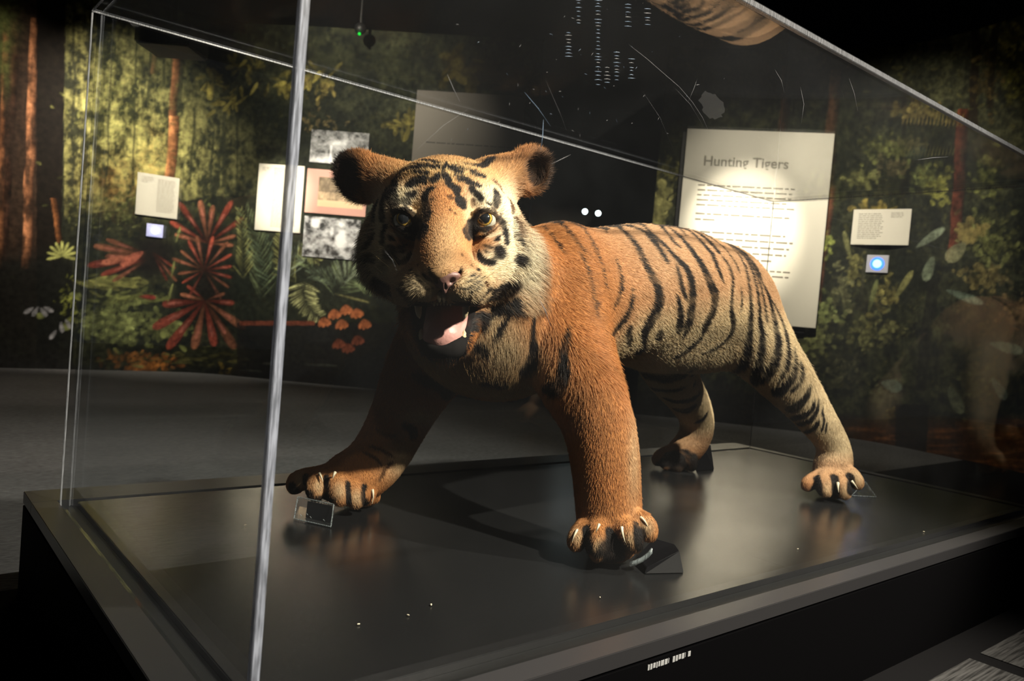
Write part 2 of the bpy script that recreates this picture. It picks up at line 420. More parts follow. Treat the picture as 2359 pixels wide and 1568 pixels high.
# mural artwork painted on a canvas, then carried by the wall's vertices
KX0, KY0, KS = -260, -60, .6
KW, KH = int((3000-KX0)*KS), int((1260-KY0)*KS)
yy, xx = np.mgrid[0:KH, 0:KW].astype(np.float32)
gx = xx/KS+KX0; gy = yy/KS+KY0
def paint_mural():
    rnd = random.Random(4)
    C = np.zeros((KH, KW, 3), np.float32)
    n1 = fbm(gx/26, gy/22, 1, 4); n2 = fbm(gx/7, gy/10, 5, 3); n3 = fbm(gx/120, gy/90, 9, 3)
    base = np.clip(.5+.9*n1+.5*n2, 0, 1)[..., None]
    dark = np.array([.010, .012, .008]); mid = np.array([.060, .064, .030])
    C[:] = dark+(mid-dark)*base**1.6*np.clip(.55+.8*n3, .12, 1.2)[..., None]
    def blend(m, col):
        m = np.clip(m, 0, 1)[..., None]; C[:] = C*(1-m)+np.asarray(col, np.float32)*m
    def ell(x, y, rx, ry, soft=1.0):
        q = ((gx-x)/rx)**2+((gy-y)/ry)**2; return np.exp(-q*soft)
    # sunlit yellow-green clearing on the left
    clear = np.clip(ell(285, 345, 130, 150, .9)*1.1+ell(470, 380, 90, 90)*.30+ell(230, 110, 80, 120)*.42, 0, 1)
    clear *= (gx > 148)*(gy < 470-40*n3-.1*(gx-300))*np.clip(1.25-np.abs(n1)*.4, 0, 1)
    nv_ = fbm(gx/15, gy/85, 77, 3); nb_ = fbm(gx/55, gy/60, 71, 3); lf = np.clip(.40+.75*n1+.65*n2+.75*nv_+.55*nb_+.25*np.exp(-((gx-330)/70)**2-((gy-390)/70)**2), 0, 1)[..., None]
    cc = np.array([.030, .032, .014])*(1-lf)+np.array([.60, .56, .19])*lf
    C[:] = C*(1-clear[..., None])+cc*clear[..., None]
    warm = np.clip(ell(270, 420, 60, 60)+ell(350, 370, 40, 60), 0, 1)*.45*np.clip(n2+.5, 0, 1); blend(warm, (.50, .27, .07))
    def trunk(x0, y0, x1, y1, w, col, a=.9, edge=0):
        t = np.clip((gy-y0)/(y1-y0), 0, 1); cx = x0+(x1-x0)*t+3*vnoise(gy/60, gy*0, int(x0))
        m = np.clip((w/2-np.abs(gx-cx))/2.5+.5, 0, 1)*((gy > y0) & (gy < y1))
        if edge: # lit on the left, shaded bark on the right as printed
            u = np.clip((gx-cx)/w+.5, 0, 1)[..., None]
            c = np.asarray(col)*(1-u)+np.array([.015, .008, .006])*u
            c = c*np.clip(.75+.8*fbm(gx/14, gy/30, int(x0), 3)[..., None], .08, 1.5)
            mm = (m*a)[..., None]; C[:] = C*(1-mm)+c*mm
        else: blend(m*a, col)
    for x, w, y0, y1 in ((172, 6, -60, 430), (250, 4, 230, 440), (255, 3, 60, 300), (312, 5, 80, 420), (345, 7, 100, 250), (380, 5, 30, 200), (445, 6, 250, 420),
                         (225, 3, 200, 400), (520, 9, 90, 430), (490, 5, 300, 420), (208, 4, 0, 180), (420, 10, 120, 260), (550, 4, 100, 430)):
        trunk(x+2, y0, x-6, y1, w, (.02, .022, .012), .85)
    trunk(412, 60, 396, 270, 18, (.30, .12, .05), .8, 1); trunk(402, 268, 392, 410, 24, (.85, .36, .14), 1, 1)
    trunk(360, 100, 352, 170, 12, (.2, .1, .04), .5, 1)
    # big red-brown trunks at far left
    blend(((gx < 88) & (gx > -140))*.9, (.03, .016, .010))
    for x0, x1, w, c in ((80, 60, 22, (.62, .26, .12)), (30, 2, 34, (.12, .05, .025)), (-60, -80, 60, (.2, .08, .04)), (14, 0, 16, (.30, .12, .05))):
        trunk(x0, 40, x1, 620, w, c, 1, 1)
    sp_ = np.clip(fbm(gx/16, gy/44, 33, 3)*2.6+.25, 0, 1)*(gx < 92)*(gy < 620); blend(sp_*.85, (.02, .012, .008))
    blend(np.clip(ell(8, 20, 36, 60)+ell(0, 90, 26, 40)+ell(10, 160, 14, 50), 0, 1)*.8*np.clip(n1+.8, 0, 1), (.09, .11, .03))
    blend(((gx > 84) & (gx < 152-.02*gy) & (gy < 900))*.96, (.006, .004, .003))
    trunk(122, 455, 140, 560, 13, (.40, .15, .05), .8, 1)
    # right half: brownish trunks and paler leaf masses
    trunk(1925, 160, 1905, 480, 26, (.20, .09, .04), .75, 1); trunk(1910, 430, 1880, 700, 30, (.55, .20, .10), .8, 1)
    trunk(2222, 250, 2196, 600, 28, (.20, .05, .025), .95, 1); trunk(1815, 150, 1800, 330, 22, (.14, .06, .03), .6, 1)
    trunk(2085, 160, 2080, 520, 10, (.012, .012, .008), .7); trunk(2300, -60, 2280, 250, 16, (.01, .008, .005), .95)
    trunk(2250, 40, 2240, 300, 20, (.008, .006, .004), .9); trunk(2150, 640, 2120, 900, 26, (.01, .01, .008), .7)
    # leaves: many small strokes
    def leaf(x, y, L, w, ang, col, a=.9, pad=False):
        i0 = int((x-KX0-L-4)*KS); i1 = int((x-KX0+L+4)*KS)+2; j0 = int((y-KY0-L-4)*KS); j1 = int((y-KY0+L+4)*KS)+2
        i0 = max(i0, 0); j0 = max(j0, 0); i1 = min(i1, KW); j1 = min(j1, KH)
        if i1 <= i0 or j1 <= j0: return
        X = gx[j0:j1, i0:i1]-x; Y = gy[j0:j1, i0:i1]-y; c, s_ = math.cos(ang), math.sin(ang)
        u = (X*c+Y*s_)/L; v = (-X*s_+Y*c)/w
        wd = np.sqrt(np.clip(1-(2*u-1)**2, 0, 1))*(.55+.45*np.clip(u, 0, 1)) if not pad else (.12+.88*np.clip(u, 0, 1)**1.1)*np.sqrt(np.clip(1-np.clip(u, 0, 1)**7, 0, 1))
        m = np.clip((wd-np.abs(v))*w*KS+.25, 0, 1)*((u > 0) & (u < 1))*a
        sh = ((.55+.6*np.clip(u, 0, 1)-.25*np.clip(np.abs(v), 0, 1)) if not pad else (.12+1.1*np.clip(u, 0, 1)**1.2)*(1-.45*np.clip(np.abs(v), 0, 1)))[..., None]
        C[j0:j1, i0:i1] = C[j0:j1, i0:i1]*(1-m[..., None])+np.asarray(col, np.float32)*sh*m[..., None]
    def cluster(cx, cy, rx, ry, n, L, col, var=.5, angs=None, a=.8, w=.28):
        for _ in range(n):
            x = rnd.gauss(cx, rx*.5); y = rnd.gauss(cy, ry*.5); k = 1+rnd.uniform(-var, var)
            an = rnd.uniform(-math.pi, math.pi) if angs is None else rnd.uniform(*angs); k *= 1.5 if rnd.random() < .3 else .8
            l = L*rnd.uniform(.6, 1.3)
            leaf(x, y, l, l*w*rnd.uniform(.7, 1.3), an, np.array(col)*k, a*rnd.uniform(.5, 1))
    for _ in range(2600):   # general undergrowth
        x = rnd.uniform(-250, 2990); y = rnd.uniform(120, 900)
        if 88 < x < 150 or (x < 88 and y < 600): continue
        k = rnd.uniform(.25, 1.0)*(1 if x > 1500 or x < 560 else .55)
        leaf(x, y, rnd.uniform(8, 22), rnd.uniform(2, 6), rnd.uniform(-math.pi, math.pi), (.085*k, .085*k, .03*k), rnd.uniform(.3, .8))
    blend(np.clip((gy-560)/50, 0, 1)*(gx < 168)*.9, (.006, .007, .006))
    cluster(250, 250, 110, 110, 120, 13, (.16, .16, .05)); cluster(330, 470, 150, 40, 160, 12, (.10, .11, .035)); cluster(260, 500, 100, 30, 80, 11, (.13, .14, .05))
    for c in ((490, 190, 30), (560, 150, 40), (530, 240, 50), (650, 190, 30), (720, 180, 30), (960, 285, 26), (930, 290, 22)):
        cluster(c[0], c[1], c[2], c[2]*.6, 16, 30, (.20, .17, .04), a=.7, w=.2)
    cluster(730, 185, 40, 36, 40, 18, (.15, .12, .035)); cluster(740, 285, 50, 20, 40, 12, (.13, .10, .04)); cluster(1060, 165, 40, 40, 14, 50, (.10, .08, .02), w=.22)
    cluster(240, 650, 60, 14, 60, 34, (.30, .30, .09), angs=(-.3, .5), w=.16); cluster(300, 690, 90, 14, 50, 28, (.22, .24, .07), angs=(-.6, .3), w=.2)
    cluster(270, 740, 110, 50, 190, 20, (.24, .27, .09), w=.38, a=.85); cluster(380, 760, 60, 30, 60, 18, (.2, .22, .07), w=.4)
    cluster(160, 690, 20, 60, 40, 14, (.17, .19, .04)); cluster(320, 830, 90, 22, 90, 16, (.30, .12, .03), w=.3); cluster(340, 845, 60, 16, 50, 18, (.42, .15, .03), w=.3)
    cluster(430, 825, 160, 20, 60, 26, (.14, .13, .04), angs=(-.2, .2), w=.14)
    for k in range(9): leaf(143, 590, 36, 4.6, -math.pi*(-.06+1.12*k/8), (.42, .44, .14), .95)
    for x, y, a in ((78, 708, 2.6), (88, 706, 2.1), (92, 708, .9), (100, 706, .5), (140, 740, 1.4), (150, 735, 1.0), (130, 760, 2.2)): leaf(x, y, 26, 7, a, (.28, .28, .30), .9)
    # red rosettes
    def rosette(cx, cy, R, spans, sq=1.0, w=.26, bright=1.0):
        q_ = np.clip(1.5-2.2*np.hypot((gx-cx)/R, (gy-cy)/(R*sq)), 0, .92); blend(q_, (.010, .008, .006))
        for a, l in spans:
            an = math.radians(a); bright_ = bright*rnd.uniform(.35, .9); c = (.50*bright_, .10*bright_, .06*bright_) if rnd.random() < .6 else (.50*bright_, .19*bright_, .10*bright_)
            leaf(cx, cy, R*l*(abs(math.cos(an))+sq*abs(math.sin(an))), R*l*w*.42, an, c, .97, True)
            leaf(cx+R*l*.55*math.cos(an), cy+R*l*.55*math.sin(an)*sq, R*l*.4, R*l*w*.16, an, (.60*bright, .20*bright, .15*bright), .55)
    rosette(478, 560, 92, [(-150, .8), (-125, .9), (-100, .95), (-82, .85), (-60, .9), (-35, .8), (-165, .7), (-15, .6), (5, .6)], w=.28, bright=.8)
    rosette(470, 622, 72, [(-118, .8), (-102, .95), (-75, .92), (-140, .7), (-160, .85), (172, .75), (150, .6), (120, .7), (60, .8), (35, .7), (15, .75), (-8, .8), (-30, .75), (-50, .85)], w=.24)
    rosette(472, 692, 96, [(175, .95), (152, 1.05), (128, 1.05), (103, 1.0), (78, .95), (58, 1.0), (35, .85), (5, .65), (-165, .5), (-20, .4), (-140, .4)], w=.36)
    rosette(352, 590, 100, [(172, 1.35), (180, 1.1), (160, 1.0), (148, .8), (190, 1.2), (200, .9)], w=.22, bright=.8); rosette(350, 580, 80, [(50, .8), (62, .7), (35, .6)], w=.2, bright=.7)
    leaf(300, 590, 70, 10, 2.9, (.6, .2, .12)); leaf(330, 580, 60, 14, 2.6, (.55, .16, .1)); leaf(320, 682, 40, 7, .1, (.4, .05, .04))
    for p in ((405, 560, 40, -1.3), (395, 640, 40, -1.4), (385, 700, 50, -1.3)): leaf(p[0], p[1], p[2], 4, p[3], (.28, .30, .10))
    # palms in the middle
    blend(((gx > 543) & (gx < 960) & (gy > 480) & (gy < 760))*.6, (.012, .016, .010))
    def frond(x0, y0, x1, y1, bend, L, n, col, a0=.5, both=True, w=3):
        n = int(n*.8); w = w*.62
        dx, dy = x1-x0, y1-y0; ln = math.hypot(dx, dy); nx, ny = -dy/ln, dx/ln; base_a = math.atan2(dy, dx)
        for i in range(n):
            t = i/(n-1); b = 4*t*(1-t)*bend; x = x0+dx*t+nx*b; y = y0+dy*t+ny*b
            aa = base_a+math.atan2(4*(1-2*t)*bend, ln)
            for sd in ((-1, 1) if both else (1,)):
                k = rnd.uniform(.6, 1.25); l = L*(1-.55*t)*rnd.uniform(.8, 1.1)
                leaf(x, y, l, w*rnd.uniform(.7, 1.2), aa+sd*(a0+.25*rnd.random()), np.array(col)*k*(1.5 if rnd.random() < .4 else .8), .95)
    g1 = (.20, .25, .12); g2 = (.34, .34, .12); g3 = (.28, .33, .22)
    frond(600, 690, 565, 490, 14, 62, 26, g1); frond(640, 680, 600, 520, -8, 60, 22, (.10, .14, .08)); frond(560, 640, 553, 490, 4, 40, 20, g2)
    frond(680, 650, 650, 545, -10, 50, 20, g2); frond(660, 640, 720, 560, -10, 50, 20, g3); frond(720, 620, 690, 600, 3, 40, 12, g1)
    frond(700, 650, 735, 730, 14, 42, 28, (.52, .52, .24), 1.0, w=3.4); frond(770, 680, 860, 655, -30, 66, 30, g1, .9, w=3.2); frond(790, 660, 820, 625, -8, 62, 22, g3, .5, w=3)
    frond(770, 660, 720, 632, 8, 40, 16, (.15, .19, .12)); frond(690, 560, 730, 600, 5, 30, 12, g2); leaf(770, 676, 85, 3.5, .25, (.28, .26, .10))
    blend(((gx > 545) & (gx < 960) & (gy > 742))*.85, (.010, .010, .010)); blend(((gx > 552) & (gx < 725) & (np.abs(gy-744) < 5))*.9, (.20, .05, .025))
    for x, y in ((745, 740), (768, 722), (795, 712), (820, 720), (785, 745), (838, 745), (778, 790), (800, 800), (822, 782)):
        for a in (1.1, 1.57, 2.0, .8): leaf(x, y-10, 24, 7, a, (.62, .19, .07) if y < 760 else (.30, .08, .04), .9)
    for x, y, l in ((545, 852, 60), (600, 836, 40), (690, 838, 90), (585, 885, 24), (470, 862, 50)): leaf(x, y, l, 4, .05, (.12, .13, .10), .7)
    cluster(515, 855, 12, 14, 12, 12, (.4, .28, .05)); cluster(580, 885, 12, 6, 6, 12, (.2, .2, .15))
    # centre-right leaf masses
    cluster(1500, 480, 36, 46, 60, 26, (.32, .30, .11), w=.45, a=.9); cluster(1530, 395, 60, 26, 60, 16, (.18, .17, .05)); cluster(1530, 560, 26, 16, 20, 16, (.35, .2, .06))
    for c in ((2040, 345, 60, 24, 60, (.16, .17, .05)), (2060, 380, 44, 20, 40, (.13, .11, .05)), (1990, 410, 36, 14, 40, (.20, .20, .07)), (2130, 400, 36, 26, 50, (.22, .25, .08)),
              (2160, 430, 26, 40, 60, (.30, .30, .07)), (2110, 255, 60, 18, 60, (.20, .16, .05)), (2010, 480, 40, 12, 40, (.22, .17, .04)), (2270, 410, 30, 60, 70, (.13, .14, .04)),
              (2100, 330, 40, 12, 40, (.13, .12, .05)), (2330, 90, 40, 50, 60, (.10, .09, .02)), (2340, 190, 30, 50, 50, (.09, .09, .02)), (2270, 180, 30, 60, 50, (.06, .045, .015)),
              (2280, 560, 60, 60, 150, (.14, .15, .05)), (2270, 640, 50, 30, 90, (.17, .14, .05)), (1895, 560, 24, 20, 40, (.22, .25, .06)), (1880, 720, 60, 30, 90, (.20, .23, .08)),
              (1870, 780, 50, 50, 110, (.15, .16, .06)), (2010, 760, 60, 40, 110, (.13, .13, .05)), (1940, 660, 16, 50, 50, (.13, .13, .06)), (1970, 620, 20, 40, 40, (.16, .15, .05)),
              (2040, 680, 30, 50, 60, (.18, .16, .05)), (1950, 850, 60, 50, 60, (.06, .06, .03)), (2340, 720, 40, 40, 70, (.16, .11, .05)), (2050, 880, 60, 40, 50, (.06, .065, .03)),
              (2250, 880, 50, 50, 80, (.06, .06, .025)), (2080, 960, 60, 20, 50, (.10, .07, .02)), (1490, 900, 36, 30, 60, (.13, .13, .05)), (1510, 985, 50, 14, 60, (.14, .13, .06)),
              (1410, 900, 20, 40, 30, (.10, .10, .04)), (1700, 900, 120, 60, 60, (.03, .03, .015)), (1860, 930, 60, 40, 60, (.04, .045, .02))):
        cluster(c[0], c[1], c[2], c[3], c[4], 15, c[5], w=.4)
    cluster(2230, 530, 30, 16, 24, 26, (.30, .24, .08), w=.4)
    for x, y, l, w, a, c in ((2110, 570, 80, 12, -.6, (.22, .26, .18)), (2150, 590, 60, 16, 1.9, (.20, .24, .16)), (2225, 560, 60, 22, 2.4, (.26, .26, .14)), (2280, 790, 80, 16, .25, (.15, .20, .15)),
                              (2285, 870, 60, 14, 1.0, (.16, .19, .15)), (2185, 890, 70, 18, 1.1, (.18, .20, .12)), (2030, 880, 50, 18, .3, (.13, .18, .14)), (2180, 668, 90, 12, .35, (.20, .26, .19)),
                              (2060, 690, 80, 10, -1.0, (.26, .25, .09)), (2000, 720, 80, 8, -1.3, (.16, .18, .07)), (1960, 600, 70, 8, -1.8, (.2, .2, .08)), (1985, 690, 90, 6, -1.5, (.05, .05, .03))): leaf(x, y, l, w, a, c, .85)
    for k in range(16): leaf(2085+k*9, 255+.02*k*k, 34, 2.4, 1.75, (.26, .20, .06), .8); leaf(2080+k*8, 335, 26, 2.2, 1.8, (.16, .15, .05), .7)
    # brown earth bank, bottom right
    e = np.clip((gy-955)/30+.6*n3, 0, 1)*np.clip((gx-1880)/120, 0, 1); st = fbm(gx/70, gy/9, 61, 4)[..., None]
    ec = np.array([.055, .020, .006])+np.array([.17, .060, .014])*np.clip(st*1.6, 0, 1)
    C[:] = C*(1-e[..., None])+ec*e[..., None]
    blend(((gx > 2062) & (gx < 2140-.05*(gy-930)) & (gy > 930) & (gy < 1120))*.93, (.006, .005, .004))
    # everything sinks into printed black towards the foot on the left
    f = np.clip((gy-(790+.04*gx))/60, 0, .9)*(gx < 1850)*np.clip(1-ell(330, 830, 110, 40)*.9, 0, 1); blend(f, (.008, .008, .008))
    return np.clip(C, 0, 1)
CANVAS = paint_mural()

def mural_piece(name, s0, s1):
    ns = int((s1-s0)/.0095)+1; nz = int((WTOP-FLOOR)/.0095)+1
    s = np.linspace(s0, s1, ns); z = np.linspace(FLOOR, WTOP, nz); xy = wall_xy(s)
    V = np.zeros((ns, nz, 3)); V[..., 0] = xy[:, 0][:, None]; V[..., 1] = xy[:, 1][:, None]; V[..., 2] = z[None]
    V = V.reshape(-1, 3); x, y, d = PRJ(V)
    u = np.clip((x-KX0)*KS, 0, KW-1.001); v = np.clip((y-KY0)*KS, 0, KH-1.001)
    i = u.astype(int); j = v.astype(int); a = (u-i)[:, None]; b = (v-j)[:, None]
    C = (CANVAS[j, i]*(1-a)+CANVAS[j, i+1]*a)*(1-b)+(CANVAS[j+1, i]*(1-a)+CANVAS[j+1, i+1]*a)*b
    I = np.arange(ns*nz).reshape(ns, nz)
    Q = np.stack([I[:-1, :-1], I[1:, :-1], I[1:, 1:], I[:-1, 1:]], -1).reshape(-1, 4)
    # thickness: a back sheet and closing rims
    t = np.gradient(xy, axis=0); t /= np.linalg.norm(t, axis=1)[:, None]; nrm = np.stack([-t[:, 1], t[:, 0]], 1)
    mid = len(xy)//2
    if np.dot(nrm[mid], xy[mid]-CAM[:2]) < 0: nrm = -nrm
    bx = xy+nrm*.10
    rim = np.zeros((ns, 2, 3)); rim[:, 0] = np.c_[bx, np.full(ns, FLOOR)]; rim[:, 1] = np.c_[bx, np.full(ns, WTOP)]
    o = len(V); V = np.concatenate([V, rim.reshape(-1, 3)]); C = np.concatenate([C, np.full((2*ns, 3), .01)])
    J = o+np.arange(2*ns).reshape(ns, 2)
    Q2 = np.concatenate([np.stack([J[1:, 0], J[:-1, 0], J[:-1, 1], J[1:, 1]], -1), np.stack([I[:-1, -1], I[1:, -1], J[1:, 1], J[:-1, 1]], -1),
                         np.array([[I[0, 0], I[0, -1], J[0, 1], J[0, 0]], [I[-1, 0], J[-1, 0], J[-1, 1], I[-1, -1]]])])
    me = npmesh(name, V, np.concatenate([Q, Q2])); setcol(me, C)
    o = link(name, me, M_MURAL); o['kind'] = 'structure'; return o
def _mur(nt, b):
    a = nt.nodes.new('ShaderNodeAttribute'); a.attribute_name = 'col'
    tc = nt.nodes.new('ShaderNodeTexCoord'); n = nt.nodes.new('ShaderNodeTexNoise'); n.inputs['Scale'].default_value = 26; n.inputs['Detail'].default_value = 5
    mr = nt.nodes.new('ShaderNodeMapRange'); mr.inputs['From Min'].default_value = .3; mr.inputs['From Max'].default_value = .7; mr.inputs['To Min'].default_value = .55; mr.inputs['To Max'].default_value = 1.45
    mx = nt.nodes.new('ShaderNodeMix'); mx.data_type = 'RGBA'; mx.blend_type = 'MULTIPLY'; mx.inputs['Factor'].default_value = 1
    nt.links.new(tc.outputs['Object'], n.inputs[0]); nt.links.new(n.outputs['Fac'], mr.inputs[0])
    nt.links.new(a.outputs['Color'], mx.inputs[6]); nt.links.new(mr.outputs[0], mx.inputs[7]); nt.links.new(mx.outputs[2], b.inputs['Base Color'])
M_MURAL = mat('printed_mural', (.1, .1, .1), .75, spec=.15, node=_mur)
M_DARK = mat('black_paint', (.010, .010, .011), .8, spec=.2)
S_L, S_R = wall_s(1199), wall_s(1482)
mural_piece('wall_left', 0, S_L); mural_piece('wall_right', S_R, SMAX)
def struct(name, bm, m):
    o = bmesh_obj(name, bm, m); o['kind'] = 'structure'; return o
# recess behind the gap in the mural wall
pl, pr = wall_xy(np.array([S_L]))[0], wall_xy(np.array([S_R]))[0]
tv = (pr-pl)/np.linalg.norm(pr-pl); nv = np.array([-tv[1], tv[0]]); nv = nv if np.dot(nv, pl-CAM[:2]) > 0 else -nv
def slab(bm, a, b, th, z0, z1, n):
    P = [(*a, z0), (*b, z0), (*(b+n*th), z0), (*(a+n*th), z0)]; hexa(bm, P+[(p[0], p[1], z1) for p in P])
M_CORR = mat('charcoal_wall', (.12, .13, .145), .6)
bm = bmesh.new(); slab(bm, pl+nv*2.2-tv*1.2, pr+nv*2.2+tv*1.2, .1, FLOOR, WTOP, nv); struct('wall_back', bm, M_CORR)
def _floor(nt, b):
    tc = nt.nodes.new('ShaderNodeTexCoord'); mp = nt.nodes.new('ShaderNodeMapping'); mp.inputs['Location'].default_value = (.02, .10, 0)
    br = nt.nodes.new('ShaderNodeTexBrick'); br.inputs['Scale'].default_value = 1; br.inputs['Brick Width'].default_value = .46; br.inputs['Row Height'].default_value = .23
    br.inputs['Mortar Size'].default_value = 0; br.inputs['Bias'].default_value = -.1; br.offset = .5
    br.inputs['Color1'].default_value = (.11, .11, .115, 1); br.inputs['Color2'].default_value = (.125, .125, .13, 1)
    n = nt.nodes.new('ShaderNodeTexNoise'); n.inputs['Scale'].default_value = 30; n.inputs['Detail'].default_value = 4
    m2 = nt.nodes.new('ShaderNodeMapping'); m2.inputs['Scale'].default_value = (1.2, 12, 1)
    mr = nt.nodes.new('ShaderNodeMapRange'); mr.inputs['From Min'].default_value = .3; mr.inputs['From Max'].default_value = .7; mr.inputs['To Min'].default_value = .35; mr.inputs['To Max'].default_value = 1.4
    mx = nt.nodes.new('ShaderNodeMix'); mx.data_type = 'RGBA'; mx.blend_type = 'MULTIPLY'; mx.inputs['Factor'].default_value = 1
    nt.links.new(tc.outputs['Object'], mp.inputs[0]); nt.links.new(mp.outputs[0], br.inputs[0]); nt.links.new(tc.outputs['Object'], m2.inputs[0]); nt.links.new(m2.outputs[0], n.inputs[0])
    nt.links.new(n.outputs['Fac'], mr.inputs[0]); nt.links.new(br.outputs['Color'], mx.inputs[6]); nt.links.new(mr.outputs[0], mx.inputs[7]); nt.links.new(mx.outputs[2], b.inputs['Base Color'])
bm = bmesh.new(); box(bm, (-4, -3, FLOOR-.08), (9.5, 9.5, FLOOR)); struct('floor', bm, mat('carpet_tiles', (.05, .05, .05), .85, spec=.2, node=_floor))
M_TD = mat('dark_carpet_dimmed', (.0045, .0045, .005), .9, spec=.05, node=bump(40, .003))  # dark front carpet, its colour also lowered to offset the key light's spill
def _streak(nt, b):
    tc = nt.nodes.new('ShaderNodeTexCoord'); m2 = nt.nodes.new('ShaderNodeMapping'); m2.inputs['Scale'].default_value = (3, 60, 1); n = nt.nodes.new('ShaderNodeTexNoise'); n.inputs['Scale'].default_value = 3; n.inputs['Detail'].default_value = 5
    cr = nt.nodes.new('ShaderNodeValToRGB'); cr.color_ramp.elements[0].position = .35; cr.color_ramp.elements[1].position = .65; cr.color_ramp.elements[0].color = (.012, .012, .012, 1); cr.color_ramp.elements[1].color = (.060, .060, .060, 1)
    nt.links.new(tc.outputs['Object'], m2.inputs[0]); nt.links.new(m2.outputs[0], n.inputs[0]); nt.links.new(n.outputs['Fac'], cr.inputs[0]); nt.links.new(cr.outputs[0], b.inputs['Base Color'])
M_TL = mat('streaked_grey_carpet', (.06, .06, .06), .9, spec=.05, node=_streak)
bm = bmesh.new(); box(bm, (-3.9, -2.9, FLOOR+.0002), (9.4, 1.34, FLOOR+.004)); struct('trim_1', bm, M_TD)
def FP(px, py):
    d = FW+RT*(px-1179.5)/FPX-UP*(py-784)/FPX; return CAM+d*(FLOOR-CAM[2])/d[2]
ta, tb = FP(2258, 1509), FP(2233, 1521)
for k, (x0, x1, y0, y1) in enumerate(((ta[0], ta[0]+.47, ta[1]-.20, ta[1]), (tb[0]-.55, tb[0], tb[1]-.24, tb[1]), (ta[0]+.16, ta[0]+.8, ta[1]-.52, ta[1]-.27), (ta[0]+1.0, ta[0]+1.6, ta[1]-.4, ta[1]-.1))):
    bm = bmesh.new(); box(bm, (x0, y0, FLOOR+.0042), (x1, y1, FLOOR+.0065)); struct('trim_%d' % (k+2), bm, M_TL)
bm = bmesh.new(); box(bm, (-4, -3, 3.4), (9.5, 9.5, 3.5)); struct('ceiling', bm, M_DARK)
# ---------------------------------------------------------------- panels, prints, buttons and lamps on the mural wall
M_CREAM = mat('cream_board', (.74, .70, .60), .6, node=bump(60, .002))
M_INK = mat('brown_ink', (.17, .15, .12), .7)
M_INK2 = mat('pale_ink', (.26, .24, .20), .7)
M_EDGE = mat('black_edge', (.006, .006, .006), .5)
class Panel:
    """upright board parallel to the wall between the wall points seen at two pixels"""
    def __init__(s, x0, y0, x1, y1, off=.0, th=.012):
        a, zt, _ = on_wall(x0, y0); b, zb, _ = on_wall(x1, y1)
        p, q = wall_xy(np.array([a, b])); s.t = (q-p)/np.linalg.norm(q-p); n = np.array([-s.t[1], s.t[0]])
        s.n = n if np.dot(n, CAM[:2]-p) > 0 else -n      # towards the room
        mids = wall_xy(np.linspace(a, b, 9)); bul = max(0, max(np.dot(m-p, s.n) for m in mids))
        s.o = p+s.n*(bul+.001+off); s.w = np.linalg.norm(q-p); s.z0 = zb; s.z1 = zt; s.h = zt-zb; s.th = th
    def P(s, u, v, d):  # u,v in 0..1 (v down), d out from the back
        xy = s.o+s.t*u*s.w+s.n*d; return (xy[0], xy[1], s.z1-v*s.h)
    def slab(s, bm, u0, v0, u1, v1, d0, d1):
        hexa(bm, [s.P(u0, v1, d0), s.P(u1, v1, d0), s.P(u1, v1, d1), s.P(u0, v1, d1), s.P(u0, v0, d0), s.P(u1, v0, d0), s.P(u1, v0, d1), s.P(u0, v0, d1)])
    def board(s, name, parent, m, u0=0, v0=0, u1=1, v1=1, d0=0, d1=None, bevel=0):
        bm = bmesh.new(); s.slab(bm, u0, v0, u1, v1, d0, s.th if d1 is None else d1); return bmesh_obj(name, bm, m, parent, bevel=bevel)
    def lines(s, parent, m, blocks, name='text_block', seed=1, hgt=.35):
        """rows of word-long dashes, as small illegible print reads from here"""
        r = random.Random(seed)
        for (u0, v0, u1, v1, rows, last) in blocks:
            bm = bmesh.new(); lh = (v1-v0)/rows
            for i in range(rows):
                u = u0; end = u1-(r.random()*.06 if i < rows-1 else (u1-u0)*(1-last))
                while u < end-.012:
                    w = min(r.uniform(.025, .09)*(1.0), end-u)
                    s.slab(bm, u, v0+i*lh, u+w, v0+i*lh+lh*hgt, s.th, s.th+.0006); u += w+.012
            bmesh_obj(name, bm, m, parent)
    def print_(s, name, parent, fn, m, u0=0, v0=0, u1=1, v1=1, d=.001, nx=90, ny=66):
        uu, vv = np.meshgrid(np.linspace(0, 1, nx), np.linspace(0, 1, ny), indexing='ij')
        V = np.array([s.P(u0+(u1-u0)*a, v0+(v1-v0)*b, s.th+d) for a, b in zip(uu.ravel(), vv.ravel())])
        I = np.arange(nx*ny).reshape(nx, ny); Q = np.stack([I[:-1, :-1], I[:-1, 1:], I[1:, 1:], I[1:, :-1]], -1).reshape(-1, 4)
        me = npmesh(name, V, Q); setcol(me, np.clip(fn(uu.ravel(), vv.ravel()), 0, 1)); return link(name, me, m, parent)
M_PRINT = mat('photo_print', (.5, .5, .5), .5, node=vcol)
def root(p, name, label, cat, group=None): return thing(name, p.P(.5, 1, 0), label, cat, group)

